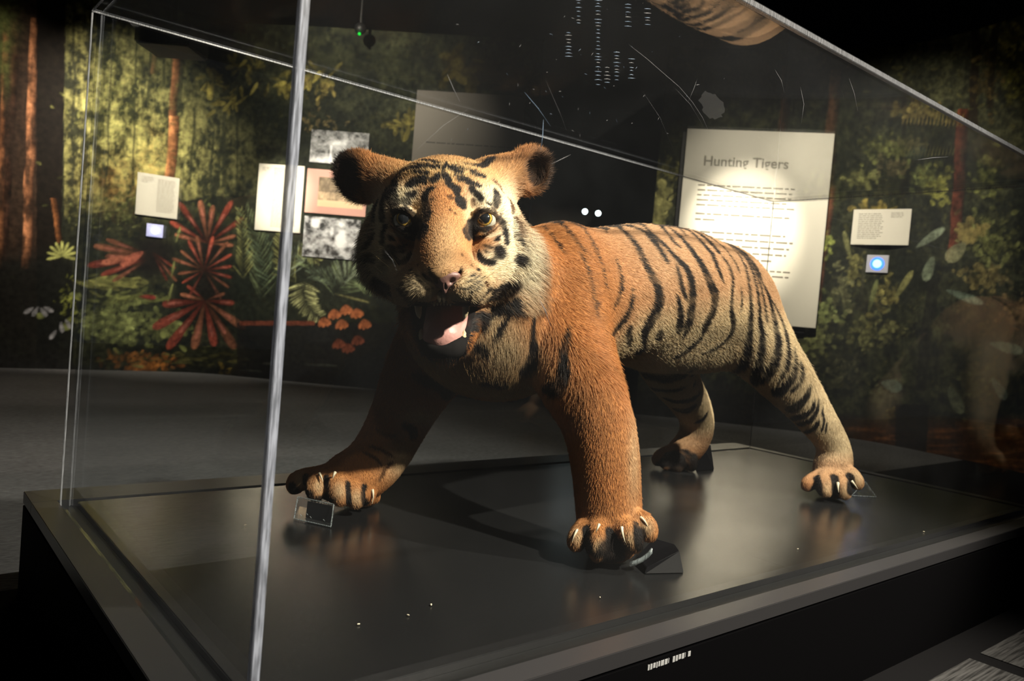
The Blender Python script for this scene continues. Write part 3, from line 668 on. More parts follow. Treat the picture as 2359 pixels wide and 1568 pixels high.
p = Panel(317, 396, 407, 505, th=.012); t = root(p, 'text_panel', 'small cream text panel on the yellow-green forest at left, above the glowing button', 'panel', 'text panels on the mural wall')
p.board('board', t, M_CREAM); p.lines(t, M_INK2, [(.10, .08, .38, .24, 4, .5), (.48, .10, .92, .9, 24, .8)], seed=3)
p = Panel(599, 377, 692, 537, th=.012); t = root(p, 'text_panel', 'tall narrow cream text panel half behind the front upright edge of the case', 'panel', 'text panels on the mural wall')
p.board('board', t, M_CREAM); p.lines(t, M_INK2, [(.08, .05, .28, .12, 3, .5), (.34, .05, .93, .95, 36, .8)], seed=5)
p = Panel(1968, 483, 2093, 565, th=.012); t = root(p, 'text_panel', 'small landscape grey-lit text panel at right above the blue button', 'panel', 'text panels on the mural wall')
p.board('board', t, M_CREAM); p.lines(t, M_INK2, [(.10, .12, .55, .86, 14, .8), (.66, .1, .9, .26, 4, .8)], seed=6)
# big heading panel on a black stand-off
p = Panel(1584, 300, 1876, 756, off=.03, th=.03)
t = root(p, 'heading_panel', 'large spotlit cream panel behind the rump, headed Hunting Tigers', 'panel')
p.board('board', t, M_CREAM, bevel=.002); p.board('backing', t, M_EDGE, -.03, .012, .93, 1.03, -.055, -.002)
rowsL = [(.11, .285, .78, .315, 1, 1), (.11, .335, .80, .525, 7, .25), (.11, .555, .80, .80, 8, .9)]
p.lines(t, M_INK, [(.11, .29, .80, .42, 5, 1), (.11, .44, .80, .50, 2, .2), (.11, .535, .80, .70, 5, .8), (.11, .72, .83, .80, 3, .5)], seed=9, hgt=.30)
fc = bpy.data.curves.new('heading', 'FONT'); fc.body = 'Hunting Tigers'; fc.size = .115; fc.extrude = .0006; fc.offset = .0022
fo = bpy.data.objects.new('tmp', fc); COL.objects.link(fo); bpy.context.view_layer.update()
me = bpy.data.meshes.new_from_object(fo); bpy.data.objects.remove(fo)
h = link('heading', me, M_INK2); pt = Vector(p.P(.13, .19, p.th+.001)); X = Vector((*p.t, 0)); Z = Vector((*p.n, 0)); Y = Z.cross(X)
h.matrix_world = Matrix.Translation(pt) @ Matrix((X, Y, Z)).transposed().to_4x4(); h.parent = t; h.matrix_parent_inverse = t.matrix_world.inverted()
# dim brown text panel left of the gap
p = Panel(962, 208, 1194, 420, th=.012); t = root(p, 'text_panel', 'dim brown text panel above the head, beside the dark gap in the wall', 'panel', 'text panels on the mural wall')
p.board('board', t, mat('brown_board', (.15, .13, .105), .6)); p.lines(t, mat('dark_ink', (.015, .013, .01), .6), [(.12, .60, .93, .64, 1, 1)], seed=2, hgt=.25)
# pictures
def g3(v): return np.stack([v, v, v*1.03], 1)
def pic_top(u, v):
    g = .15+.30*fbm(u*14, v*9, 3)+.12*v+.5*np.exp(-((u-.42)/.12)**2-((v-.38)/.10)**2)+.35*np.exp(-((u-.60)/.05)**2-((v-.25)/.25)**2)+.4*np.exp(-((u-.36)/.02)**4)*(v > .45)+.35*np.exp(-((v-.93)/.1)**2)
    return g3(np.clip(g+.1*fbm(u*30, v*22, 4), .02, .9))
def pic_low(u, v):
    g = .34+.75*fbm(u*10, v*8, 8)+.9*np.exp(-((u-.20)/.085)**4-((v-.16)/.11)**4)+.8*np.exp(-((u-.66)/.09)**2-((v-.42)/.30)**2)+.5*np.exp(-((u-.50)/.05)**2-((v-.3)/.2)**2)-.35*np.exp(-((u-.38)/.1)**2-((v-.2)/.12)**2)-.4*np.exp(-((u-.54)/.03)**2-((v-.52)/.1)**2)
    return g3(np.clip(g+.18*fbm(u*22, v*18, 9), .03, 1))
def pic_mid(u, v):
    g = np.clip(.5+.6*fbm(u*7, v*3, 12)+.25*fbm(u*30, v*12, 13), 0, 1); g = np.where(v > .78, .85, g); d = np.where(v < .5, .45, 1.0)
    return np.stack([g*d*.80+.05, g*d*.58+.035, g*d*.36+.02], 1)
p = Panel(719, 298, 846, 383, th=.008); t = root(p, 'mounted_photograph', 'dim grey photograph of a tall white structure, topmost of three pictures', 'picture', 'three pictures beside the tall panel'); p.board('backing', t, M_EDGE); p.print_('print', t, pic_top, M_PRINT)
p = Panel(710, 388, 842, 500, th=.010); t = root(p, 'mounted_photograph', 'sepia group photograph with a wide pink mount, middle of three pictures', 'picture', 'three pictures beside the tall panel')
p.board('mount', t, mat('pink_mount', (.62, .33, .27), .6)); p.print_('print', t, pic_mid, M_PRINT, .20, .17, .95, .84)
p = Panel(703, 497, 825, 600, th=.008); t = root(p, 'mounted_photograph', 'bright black and white photograph of standing white figures, lowest of three pictures', 'picture', 'three pictures beside the tall panel'); p.board('backing', t, M_EDGE); p.print_('print', t, pic_low, M_PRINT)
# push buttons
def disc(bm, c, ax, ay, an, r0, r1, h, n=40):
    ring = []
    for (r, d) in ((r0, 0), (r0, h*.6), (r1, h)):
        ring.append([bm.verts.new(tuple(np.array(c)+ax*r*math.cos(2*math.pi*i/n)+ay*r*math.sin(2*math.pi*i/n)+an*d)) for i in range(n)])
    for a, b in zip(ring[:-1], ring[1:]):
        for i in range(n): bm.faces.new([a[i], a[(i+1) % n], b[(i+1) % n], b[i]])
    bm.faces.new(ring[-1]); bm.faces.new(ring[0][::-1])
def button(x0, y0, x1, y1, label, core, ring, plate, r):
    p = Panel(x0, y0, x1, y1, th=.014); t = root(p, 'lit_push_button', label, 'button', 'glowing push buttons')
    p.board('plate', t, plate, bevel=.002); ax = np.array([*p.t, 0]); ay = np.array([0, 0, 1.]); an = np.array([*p.n, 0])
    bm = bmesh.new(); disc(bm, p.P(.5, .5, p.th), ax, ay, an, r, r*.96, .004); bmesh_obj('glow_ring', bm, ring, t)
    bm = bmesh.new(); disc(bm, p.P(.5, .5, p.th+.0041), ax, ay, an, r*.62, r*.55, .006); c = bmesh_obj('lens', bm, core, t)
    return p
B_RING = mat('blue_glow', (.02, .05, .4), .4, emit=(.03, .12, 1.0), estr=2.6); B_CORE = mat('pale_blue_glow', (.3, .5, .8), .4, emit=(.22, .55, 1.0), estr=2.0)
W_RING = mat('lilac_glow', (.4, .4, .8), .4, emit=(.42, .45, 1.0), estr=1.0); W_CORE = mat('white_glow', (.8, .8, .9), .4, emit=(.9, .93, 1.0), estr=2.4)
b1 = button(338, 514, 374, 548, 'square button with white-lilac glow under the small left panel', W_CORE, W_RING, mat('lit_plate', (.55, .55, .75), .4, emit=(.45, .47, .85), estr=.50), .048)
b2 = button(1999, 587, 2045, 629, 'square grey button with round blue glow under the right panel', B_CORE, B_RING, mat('grey_plate', (.50, .50, .56), .4), .052)
# lamps and fittings
M_LAMP = mat('lamp_glow', (1, 1, 1), .4, emit=(.85, 1.0, 1.0), estr=6)
far = np.linalg.norm((pl+nv*2.2-CAM[:2]))
for (x, y, lab) in ((1347.5, 488, 'left of two small white lamps glowing in the dark gap'), (1378, 492, 'right of two small white lamps glowing in the dark gap')):
    c = U(x, y, 8.55); t = thing('recessed_lamp', c, lab, 'lamp', 'two lamps in the dark gap')
    an = (CAM-c)/np.linalg.norm(CAM-c); an[2] = 0; an /= np.linalg.norm(an); ax = np.array([an[1], -an[0], 0]); ay = np.array([0, 0, 1.])
    bm = bmesh.new(); disc(bm, c, ax, ay, an, .036, .034, .03); bmesh_obj('housing', bm, M_EDGE, t)
    bm = bmesh.new(); disc(bm, c+an*.031, ax, ay, an, .029, .026, .006); bmesh_obj('lens', bm, M_LAMP, t)
# projector hung in front of the mural, upper left
c = U(398, 92, 4.9); t = thing('projector', c, 'black box-shaped projector hanging in front of the forest at upper left', 'projector')
M_PRJ = mat('projector_black', (.004, .004, .005), .6, spec=.2)
ax = np.array([.76, -.65, 0]); ay = np.array([.65, .76, 0]); az = np.array([0, 0, 1.])
bm = bmesh.new(); hexa(bm, [c+ax*i*.17+ay*j*.15+az*k*.075 for k in (-1, 1) for i, j in ((-1, -1), (1, -1), (1, 1), (-1, 1))]); bmesh_obj('body', bm, M_PRJ, t, bevel=.012)
bm = bmesh.new(); disc(bm, c+ax*.09-ay*.151, ax, az, -ay, .045, .032, .03); bmesh_obj('lens', bm, mat('lens_glass', (.02, .03, .05), .1), t)
V, Q = tube([c+az*.075, c+az*.6, np.array([c[0], c[1], 3.39])], [.02, .02, .02], 12); link('ceiling_pole', npmesh('ceiling_pole', V, Q), M_PRJ, t)
c = U(828, 78, 6.6); t = thing('smoke_detector', c, 'tiny green status light on a dark fitting near the ceiling, top of the case', 'fitting')
bm = bmesh.new(); bmesh.ops.create_uvsphere(bm, u_segments=16, v_segments=10, radius=.05, matrix=Matrix.Translation(c+np.array([.02, .03, .055]))); bmesh_obj('housing', bm, M_EDGE, t, smooth=True)
bm = bmesh.new(); bmesh.ops.create_uvsphere(bm, u_segments=12, v_segments=8, radius=.013, matrix=Matrix.Translation(c)); bmesh_obj('status_light', bm, mat('green_led', (0, .3, .02), .4, emit=(0, 1, .06), estr=.55), t)
V, Q = tube([c+np.array([.02, .03, .1]), np.array([c[0]+.02, c[1]+.03, 3.39])], [.012, .012], 8); link('conduit', npmesh('conduit', V, Q), M_EDGE, t)
# spots over the mural
def wall_spot(px, py, watts, ang, blend, dist=1.9, h=2.85, side=0, col=(1, .88, .70)):
    s, z, P = on_wall(px, py); q = Panel(px-5, py-5, px+5, py+5)
    L = np.array([*(P[:2]+q.n*dist+q.t*side), h]); return spot('mural_spot', L, P, watts, ang, blend, col, .03)
wall_spot(1705, 545, 560, 27, 1.0)
wall_spot(1740, 540, 130, 60, 1.0)
wall_spot(650, 450, 420, 17, 1.0)
wall_spot(740, 540, 260, 40, 1.0)
wall_spot(300, 360, 260, 66, 1.0, 1.6)
wall_spot(440, 660, 130, 46, 1.0, 1.6)
wall_spot(1040, 300, 16, 30, 1.0)
wall_spot(820, 200, 130, 70, 1.0)
wall_spot(20, 300, 60, 60, 1.0, 1.5)
wall_spot(2060, 460, 130, 64, 1.0)
wall_spot(2200, 850, 50, 60, 1.0)
# ---------------------------------------------------------------- plinth and clear cover
CL, CW, CH = 2.79, 1.17, 1.13; TH = .012
def _satin(nt, b):
    tc = nt.nodes.new('ShaderNodeTexCoord'); mp = nt.nodes.new('ShaderNodeMapping'); mp.inputs['Scale'].default_value = (2, 120, 1)
    mp.inputs['Rotation'].default_value = (0, 0, math.radians(-52))
    n = nt.nodes.new('ShaderNodeTexNoise'); n.inputs['Scale'].default_value = 3; n.inputs['Detail'].default_value = 5
    n2 = nt.nodes.new('ShaderNodeTexNoise'); n2.inputs['Scale'].default_value = 5; n2.inputs['Detail'].default_value = 5
    mr = nt.nodes.new('ShaderNodeMapRange'); mr.inputs['To Min'].default_value = .16; mr.inputs['To Max'].default_value = .30
    bp = nt.nodes.new('ShaderNodeBump'); bp.inputs['Strength'].default_value = .12; bp.inputs['Distance'].default_value = .001
    nt.links.new(tc.outputs['Object'], mp.inputs[0]); nt.links.new(mp.outputs[0], n.inputs[0]); nt.links.new(tc.outputs['Object'], n2.inputs[0])
    nt.links.new(n2.outputs['Fac'], mr.inputs['Value']); nt.links.new(mr.outputs[0], b.inputs['Roughness'])
    nt.links.new(n.outputs['Fac'], bp.inputs['Height']); nt.links.new(bp.outputs[0], b.inputs['Normal'])
M_DECK = mat('satin_black_deck', (.0115, .0118, .0125), .22, spec=.5, node=_satin)
M_RIM = mat('satin_black_rim', (.022, .022, .024), .34, spec=.35, node=bump(30, .001, strength=.1))
M_BASE = mat('matt_black_base', (.0010, .0010, .0014), .8, spec=.04)
M_GROOVE = mat('groove_black', (.006, .0065, .007), .5)
t = thing('plinth', ((CL)/2, CW/2, FLOOR), 'low black plinth with a glossy deck carrying the tiger case', 'plinth')
bm = bmesh.new(); box(bm, (-.055, -.05, FLOOR), (CL+.06, CW+.125, -.031)); bmesh_obj('base', bm, M_BASE, t, bevel=.004)
bm = bmesh.new(); box(bm, (.035, .045, -.030), (CL-.02, CW-.015, -.001)); bmesh_obj('deck', bm, M_DECK, t, bevel=.0015)
bm = bmesh.new()
for lo, hi in (((-.055, -.05), (CL+.06, -.002)), ((-.055, CW+.012), (CL+.06, CW+.125)), ((-.055, -.002), (-.002, CW+.012)), ((CL+.012, -.002), (CL+.06, CW+.012))):
    box(bm, (*lo, -.030), (*hi, -.002))
bmesh_obj('rim', bm, M_RIM, t, bevel=.0012)
bm = bmesh.new()
for lo, hi in (((-.0015, -.0015), (CL+.0115, .0445)), ((-.0015, CW-.0145), (CL+.0115, CW+.0115)), ((-.0015, .0445), (.0345, CW-.0145)), ((CL-.0195, .0445), (CL+.0115, CW-.0145))):
    box(bm, (*lo, -.030), (*hi, -.014))
bmesh_obj('groove', bm, M_GROOVE, t)
bm = bmesh.new(); r = random.Random(3)
for a, b, z in ((.665, .72, -.045), (.73, .765, -.045), (.772, .78, -.045)):
    x = a
    while x < b: w = r.uniform(.003, .008); box(bm, (x, -.0508, z-.004-r.random()*.002), (min(x+w, b), -.0498, z+.004)); x += w+.0022
l = bmesh_obj('lettering', bm, mat('worn_white_print', (.30, .31, .32), .6), t); l['label'] = 'worn white lettering'

def glass_nodes(haze=.0018, tint=(.965, .975, .975)):
    m = bpy.data.materials.new('clear_acrylic'); m.use_nodes = True; nt = m.node_tree; nt.nodes.clear()
    out = nt.nodes.new('ShaderNodeOutputMaterial'); tr = nt.nodes.new('ShaderNodeBsdfTransparent'); gl = nt.nodes.new('ShaderNodeBsdfGlossy')
    df = nt.nodes.new('ShaderNodeBsdfDiffuse'); fr = nt.nodes.new('ShaderNodeFresnel'); fr.inputs['IOR'].default_value = 1.36
    tr.inputs[0].default_value = (*tint, 1); gl.inputs['Roughness'].default_value = .012; gl.inputs[0].default_value = (.95, .97, 1, 1); df.inputs[0].default_value = (.8, .84, .9, 1)
    a = nt.nodes.new('ShaderNodeMixShader'); b = nt.nodes.new('ShaderNodeMixShader')
    # the grazing reflectance must be computed for the outside of the slab from both sides
    geo = nt.nodes.new('ShaderNodeNewGeometry'); inv = nt.nodes.new('ShaderNodeMapRange'); inv.inputs['To Min'].default_value = 1.40; inv.inputs['To Max'].default_value = 1/1.40
    nt.links.new(geo.outputs['Backfacing'], inv.inputs['Value']); nt.links.new(inv.outputs[0], fr.inputs['IOR'])
    nt.links.new(fr.outputs[0], a.inputs[0]); nt.links.new(tr.outputs[0], a.inputs[1]); nt.links.new(gl.outputs[0], a.inputs[2])
    tc = nt.nodes.new('ShaderNodeTexCoord'); n = nt.nodes.new('ShaderNodeTexNoise'); n.inputs['Scale'].default_value = 2.6; n.inputs['Detail'].default_value = 7
    mr = nt.nodes.new('ShaderNodeMapRange'); mr.inputs['From Min'].default_value = .35; mr.inputs['From Max'].default_value = .75; mr.inputs['To Min'].default_value = haze*.3; mr.inputs['To Max'].default_value = haze*1.8
    nt.links.new(tc.outputs['Object'], n.inputs[0]); nt.links.new(n.outputs['Fac'], mr.inputs['Value']); nt.links.new(mr.outputs[0], b.inputs[0])
    nt.links.new(a.outputs[0], b.inputs[1]); nt.links.new(df.outputs[0], b.inputs[2]); nt.links.new(b.outputs[0], out.inputs[0])
    return m
M_PANE = glass_nodes()
def edge_mat(name, base, amount):
    m = bpy.data.materials.new(name); m.use_nodes = True; nt = m.node_tree; b = nt.nodes['Principled BSDF']
    tc = nt.nodes.new('ShaderNodeTexCoord'); n = nt.nodes.new('ShaderNodeTexNoise'); n.inputs['Scale'].default_value = 24; n.inputs['Detail'].default_value = 6
    mp = nt.nodes.new('ShaderNodeMapping'); mp.inputs['Scale'].default_value = (14, 14, 1.0)
    cr = nt.nodes.new('ShaderNodeValToRGB'); cr.color_ramp.elements[0].position = .38; cr.color_ramp.elements[1].position = .62
    cr.color_ramp.elements[0].color = (*[c*.35 for c in base], 1); cr.color_ramp.elements[1].color = (*base, 1)
    nt.links.new(tc.outputs['Object'], mp.inputs[0]); nt.links.new(mp.outputs[0], n.inputs[0]); nt.links.new(n.outputs['Fac'], cr.inputs[0]); nt.links.new(cr.outputs[0], b.inputs['Base Color'])
    b.inputs['Roughness'].default_value = .25; b.inputs['Alpha'].default_value = amount; b.inputs['Specular IOR Level'].default_value = .8; return m
M_EDG = edge_mat('sawn_acrylic_edge', (.50, .54, .66), .75)
M_ETP = edge_mat('top_edge_dimmed', (.17, .175, .19), .75)  # darker copy of the edge material; dimmer light put into its colour
M_EDT = edge_mat('thin_acrylic_edge', (.70, .72, .78), .55)
cov = thing('acrylic_cover', (CL/2, CW/2, -.013), 'clear acrylic box cover standing in the groove of the black plinth', 'display case')
e = TH; zb = -.0135
bm = bmesh.new()        # one glued shell: outer skin, inner skin, open at the foot
def skin(a0, a1, b0, b1, c1): return [bm.verts.new(p) for p in ((a0, b0, zb), (a1, b0, zb), (a1, b1, zb), (a0, b1, zb), (a0, b0, c1), (a1, b0, c1), (a1, b1, c1), (a0, b1, c1))]
o_, i_ = skin(0, CL, 0, CW, CH), skin(e, CL-e, e, CW-e, CH-e)
for k in range(4):
    k2 = (k+1) % 4; bm.faces.new([o_[k], o_[k2], o_[4+k2], o_[4+k]]); bm.faces.new([i_[k2], i_[k], i_[4+k], i_[4+k2]]); bm.faces.new([o_[k2], o_[k], i_[k], i_[k2]])
bm.faces.new([o_[4], o_[5], o_[6], o_[7]]); bm.faces.new([i_[7], i_[6], i_[5], i_[4]])
bmesh_obj('clear_shell', bm, M_PANE, cov)
def edge(lo, hi, m=None):
    bm = bmesh.new(); i_ = .0004; box(bm, [v+i_ for v in lo], [v-i_ for v in hi]); return bmesh_obj('glued_edge', bm, m or M_EDT, cov, bevel=.001)
edge((0, 0, zb), (e, e, CH-e), M_EDG); q = .0045; edge((0, CW-q, zb), (q, CW, CH-q)); edge((CL-q, CW-q, zb), (CL, CW, CH-q)); edge((CL-q, 0, zb), (CL, q, CH-q))
edge((0, 0, CH-e), (CL, e, CH), M_ETP); edge((0, CW-q, CH-q), (CL, CW, CH)); edge((0, e, CH-q), (q, CW-q, CH)); edge((CL-q, e, CH-q), (CL, CW-q, CH))
# scratches, painted light glints and a pale patch on the near long pane (its outer face, y = 0)
def on_plane(px, py, ax, v):
    d = FW+RT*(px-1179.5)/FPX-UP*(py-784)/FPX; return CAM+d*(v-CAM[ax])/d[ax]
M_SCR = mat('scratch_glint', (.22, .23, .25), .5); M_SCR2 = mat('blue_painted_glint', (.16, .24, .36), .35)
def scratch_glint(pts, w=.0004, m=M_SCR):
    P = [on_plane(x, y, 1, -.0002) for x, y in pts]
    V, Q = tube(P, [w*.12]+[w*.6]*(len(P)-2)+[w*.12], 4); link('scratch_glint', npmesh('scratch_glint', V, Q), m, cov)
scratch_glint([(1448, 102), (1490, 135), (1530, 170), (1565, 200), (1595, 235), (1618, 270), (1640, 318)]); scratch_glint([(1555, 203), (1590, 240), (1620, 290)], .0003)
scratch_glint([(1585, 235), (1598, 205), (1607, 180)], .00025); scratch_glint([(1255, 180), (1290, 260), (1305, 300)], .00018); scratch_glint([(1480, 210), (1520, 270), (1550, 340)], .00018)
scratch_glint([(1785, 160), (1800, 185), (1807, 214)], .0006); scratch_glint([(1844, 200), (1852, 240), (1846, 284)], .0005); scratch_glint([(1956, 180), (1968, 215), (1976, 255)], .0005)
scratch_glint([(1030, 170), (1045, 205), (1060, 235)], .0006); scratch_glint([(1208, 212), (1240, 250), (1268, 290)], .0007, M_SCR2); scratch_glint([(1252, 275), (1250, 310), (1246, 345)], .0012, M_SCR2)
scratch_glint([(1242, 688), (1256, 715), (1268, 752)], .0011); scratch_glint([(960, 345), (1020, 290), (1080, 250)], .0002); scratch_glint([(1270, 378), (1290, 368), (1315, 356)], .0004)
scratch_glint([(2115, 368), (2150, 363), (2184, 361)], .0004); scratch_glint([(1720, 545), (1727, 558), (1733, 568)], .0004); scratch_glint([(885, 575), (905, 600), (914, 625)], .0003)
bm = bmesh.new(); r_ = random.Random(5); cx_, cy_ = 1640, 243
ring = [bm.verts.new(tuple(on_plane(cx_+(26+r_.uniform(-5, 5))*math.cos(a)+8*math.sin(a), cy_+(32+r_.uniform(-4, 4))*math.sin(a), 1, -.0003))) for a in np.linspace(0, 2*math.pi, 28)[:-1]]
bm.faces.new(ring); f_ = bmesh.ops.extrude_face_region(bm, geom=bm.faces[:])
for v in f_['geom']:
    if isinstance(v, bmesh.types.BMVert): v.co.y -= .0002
sm = mat('pale_overlay', (.7, .72, .75), .7, spec=.1, node=bump(200, .001)); sm.node_tree.nodes['Principled BSDF'].inputs['Alpha'].default_value = .007
bmesh_obj('pale_patch', bm, sm, cov)  # thin irregular patch, slightly paler than the pane
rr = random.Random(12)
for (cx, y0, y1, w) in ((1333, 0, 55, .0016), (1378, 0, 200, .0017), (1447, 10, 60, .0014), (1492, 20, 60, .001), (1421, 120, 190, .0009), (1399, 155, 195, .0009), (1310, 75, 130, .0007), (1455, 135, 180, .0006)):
    y = y0                                     # stacked short marks painted in as reflected light glints
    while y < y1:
        hw = rr.uniform(4, 9); scratch_glint([(cx-hw, y), (cx, y+rr.uniform(-1, 1)), (cx+hw, y+1)], .00055, M_SCR2 if rr.random() < .7 else M_SCR); y += rr.uniform(6, 11)
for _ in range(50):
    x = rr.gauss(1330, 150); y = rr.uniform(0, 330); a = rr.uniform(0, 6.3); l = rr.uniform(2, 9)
    if y > .57*(x-1790) and x < 1740: scratch_glint([(x, y), (x+l*math.cos(a)*.5, y+l*math.sin(a)*.5), (x+l*math.cos(a), y+l*math.sin(a))], .0003, M_SCR if rr.random() < .5 else M_SCR2)
# ---------------------------------------------------------------- tiger: mesh, markings, fur, face parts
print('sculpting'); FLD, TV, TQ = sculpt(); TV = relax(TV, TQ, 2, .5); TN = vnormals(TV, TQ)
BVH = BVHTree.FromPolygons(TV.tolist(), TQ.tolist())
def hit(px, py):
    d = FW+RT*(px-1179.5)/FPX-UP*(py-784)/FPX; d = d/np.linalg.norm(d)
    loc, nr, idx, dist = BVH.ray_cast(Vector(CAM), Vector(d), 6)
    return None if loc is None else np.array(loc)
SEG = []     # painted stripes and toe-gap shade: a0, a1, r0, r1, colour index, hardness
BLK, BRN, CRM, GRY = 0, 1, 2, 3
INKS = np.array([(.014, .011, .010), (.10, .045, .02), (.60, .52, .36), (.10, .09, .085)])
def stroke(pts, wid, ink=BLK, o=(0, 0), sc=1.0, mirror=False, taper=True, grp=0):
    """brush stroke laid on the pelt: pts in picture coordinates of a crop with origin o and scale sc"""
    P = np.array([(o[0]+x/sc, o[1]+y/sc) for x, y in pts]); W = np.array(wid if hasattr(wid, '__len__') else [wid]*len(P), float)/sc
    if len(W) != len(P): W = np.interp(np.linspace(0, 1, len(P)), np.linspace(0, 1, len(W)), W)
    n = max(2, int(np.sum(np.hypot(*np.diff(P, axis=0).T))/7)); t = np.r_[0, np.cumsum(np.hypot(*np.diff(P, axis=0).T))]
    tt = np.linspace(0, t[-1], n+1); X = sp(tt, t, P[:, 0]) if len(P) > 2 else np.interp(tt, t, P[:, 0]); Y = sp(tt, t, P[:, 1]) if len(P) > 2 else np.interp(tt, t, P[:, 1])
    R = np.interp(tt, t, W)/2
    if taper: u = tt/t[-1]; R = R*np.clip(np.minimum(u, 1-u)*7+.25, 0, 1)
    for m in ((1, -1) if mirror else (1,)):
        prev = None
        for x, y, r in zip(X, Y, R):
            if m < 0: x = 2*1024.5-x
            h = hit(x, y)
            if h is None: prev = None; continue
            rr_ = r*((h-CAM)@FW)/FPX
            if prev is not None and np.linalg.norm(prev[0]-h) < .09: SEG.append((prev[0], h, prev[1]*(1.6 if grp == 2 else 1.4), rr_*(1.6 if grp == 2 else 1.4), ink, grp))
            prev = (h, rr_)
Bo, Bs = (1200, 450), 2.851
for pts, w in (
    ([(60, 105), (130, 130), (200, 160), (270, 205), (330, 270), (380, 330), (430, 390)], 15), ([(90, 170), (170, 240), (230, 310), (275, 380)], 12),
    ([(230, 150), (330, 170), (400, 220), (450, 290), (490, 370), (530, 470)], 13), ([(370, 360), (420, 450), (445, 530), (465, 620), (475, 700), (492, 800)], 11),
    ([(340, 155), (420, 165), (500, 190), (555, 250)], 12), ([(520, 165), (620, 210), (700, 270), (760, 350), (800, 430), (850, 520), (890, 600), (900, 680), (880, 760), (840, 830), (810, 900), (800, 980)], [14, 30, 34, 42, 60, 70, 60]),
    ([(800, 400), (825, 470), (840, 560)], 16), ([(700, 200), (800, 240), (870, 310), (920, 380), (965, 460)], [16, 40, 18]),
    ([(720, 160), (800, 210), (880, 280), (950, 340), (1000, 400), (1080, 480), (1110, 560), (1120, 650), (1110, 740), (1100, 830), (1060, 930)], [14, 22, 30, 50, 50, 60]),
    ([(1010, 440), (1030, 520), (1050, 600), (1090, 690)], [14, 34, 20]), ([(1015, 640), (1035, 720), (1040, 800), (1035, 900)], [14, 40, 45]),
    ([(800, 150), (900, 200), (960, 260), (1000, 310), (1045, 345)], 22), ([(900, 180), (1000, 240), (1080, 320), (1150, 410), (1200, 490), (1240, 580), (1270, 660), (1260, 740), (1220, 830), (1180, 930)], [16, 34, 45, 55, 50, 60]),
    ([(960, 185), (1030, 220), (1080, 270)], 14), ([(1050, 205), (1130, 260), (1200, 330), (1250, 390), (1270, 440), (1305, 520), (1325, 575)], [14, 34, 30, 18]),
    ([(1240, 280), (1300, 320), (1350, 370), (1400, 440), (1430, 505)], 17), ([(1280, 360), (1330, 420), (1370, 490), (1385, 560), (1380, 650), (1375, 740), (1390, 830), (1385, 880), (1330, 960), (1250, 1010), (1180, 1035)], [12, 28, 22, 30, 30, 45]),
    ([(1350, 320), (1430, 400), (1470, 480), (1490, 570), (1500, 660), (1505, 760), (1500, 860), (1490, 950), (1480, 1040), (1430, 1130), (1350, 1165)], [8, 16, 20, 28, 34, 40]),
    ([(1440, 590), (1445, 680), (1440, 770)], 12), ([(1400, 345), (1470, 420), (1520, 520), (1545, 620), (1560, 720), (1565, 820), (1580, 930), (1565, 1050), (1540, 1150), (1520, 1250), (1510, 1310)], [8, 18, 18, 26, 40, 50]),
    ([(1440, 380), (1500, 450), (1550, 540), (1580, 640), (1600, 740), (1612, 840)], 15), ([(1500, 425), (1570, 550), (1620, 660), (1650, 770), (1670, 870), (1685, 960), (1665, 1060), (1625, 1150), (1575, 1230)], [8, 18, 30, 42, 50]),
    ([(1560, 520), (1640, 680), (1700, 800), (1740, 920), (1752, 1000), (1742, 1100), (1690, 1210)], [6, 14, 26, 34]), ([(1790, 990), (1796, 1080), (1790, 1150), (1730, 1240), (1660, 1310)], [12, 26, 45, 60]),
    ([(1825, 1080), (1842, 1160), (1825, 1215), (1770, 1285)], 24), ([(1900, 1230), (1885, 1300), (1835, 1370), (1760, 1420)], [16, 28, 34]), ([(1930, 1330), (1915, 1395), (1850, 1445), (1760, 1470)], [14, 28, 34]),
    ([(1982, 1370), (1977, 1440)], 10), ([(1960, 1470), (1920, 1530), (1840, 1560)], 20), ([(2010, 1480), (2000, 1560)], 8),
    ([(610, 390), (640, 480), (655, 560), (640, 650), (600, 740)], [10, 22, 16]), ([(728, 590), (722, 680), (700, 760), (650, 840), (590, 910)], [12, 30, 45]),
    ([(712, 850), (700, 900), (710, 980)], 34), ([(900, 880), (905, 950)], 36), ([(520, 440), (545, 540), (550, 620)], 9), ([(500, 680), (490, 730)], 12), ([(1180, 930), (1100, 1000), (1000, 1060)], 40), ([(800, 980), (760, 1040)], 50)):
    stroke(pts, w, o=Bo, sc=Bs, grp=1)
Co, Cs = (900, 640), 4.537
for pts, w in (([(1490, 270), (1490, 400), (1480, 520), (1480, 640), (1470, 780), (1430, 880), (1380, 940)], [20, 36, 50, 60, 90, 120]), ([(1862, 490), (1830, 600), (1800, 720), (1800, 850), (1805, 960), (1770, 1060), (1700, 1110), (1580, 1115)], [14, 34, 40, 60, 90, 80]),
               ([(1240, 330), (1205, 420), (1140, 520), (1070, 600)], [24, 44, 30]), ([(1290, 190), (1190, 270), (1060, 330), (960, 400), (880, 490), (845, 540)], [90, 80, 70, 60, 60]),
               ([(1260, 90), (1120, 150), (1000, 215)], [110, 90, 60]), ([(230, 950), (330, 1010), (480, 1060), (600, 1150), (650, 1250)], [50, 80, 90]), ([(950, 1080), (1100, 1090), (1200, 1120)], 60), ([(850, 620), (940, 700), (1000, 760)], 50)):
    stroke(pts, [v*1.45 for v in (w if isinstance(w, list) else [w, w])], o=Co, sc=Cs, grp=1)
Lo, Ls = (1400, 800), 3.37
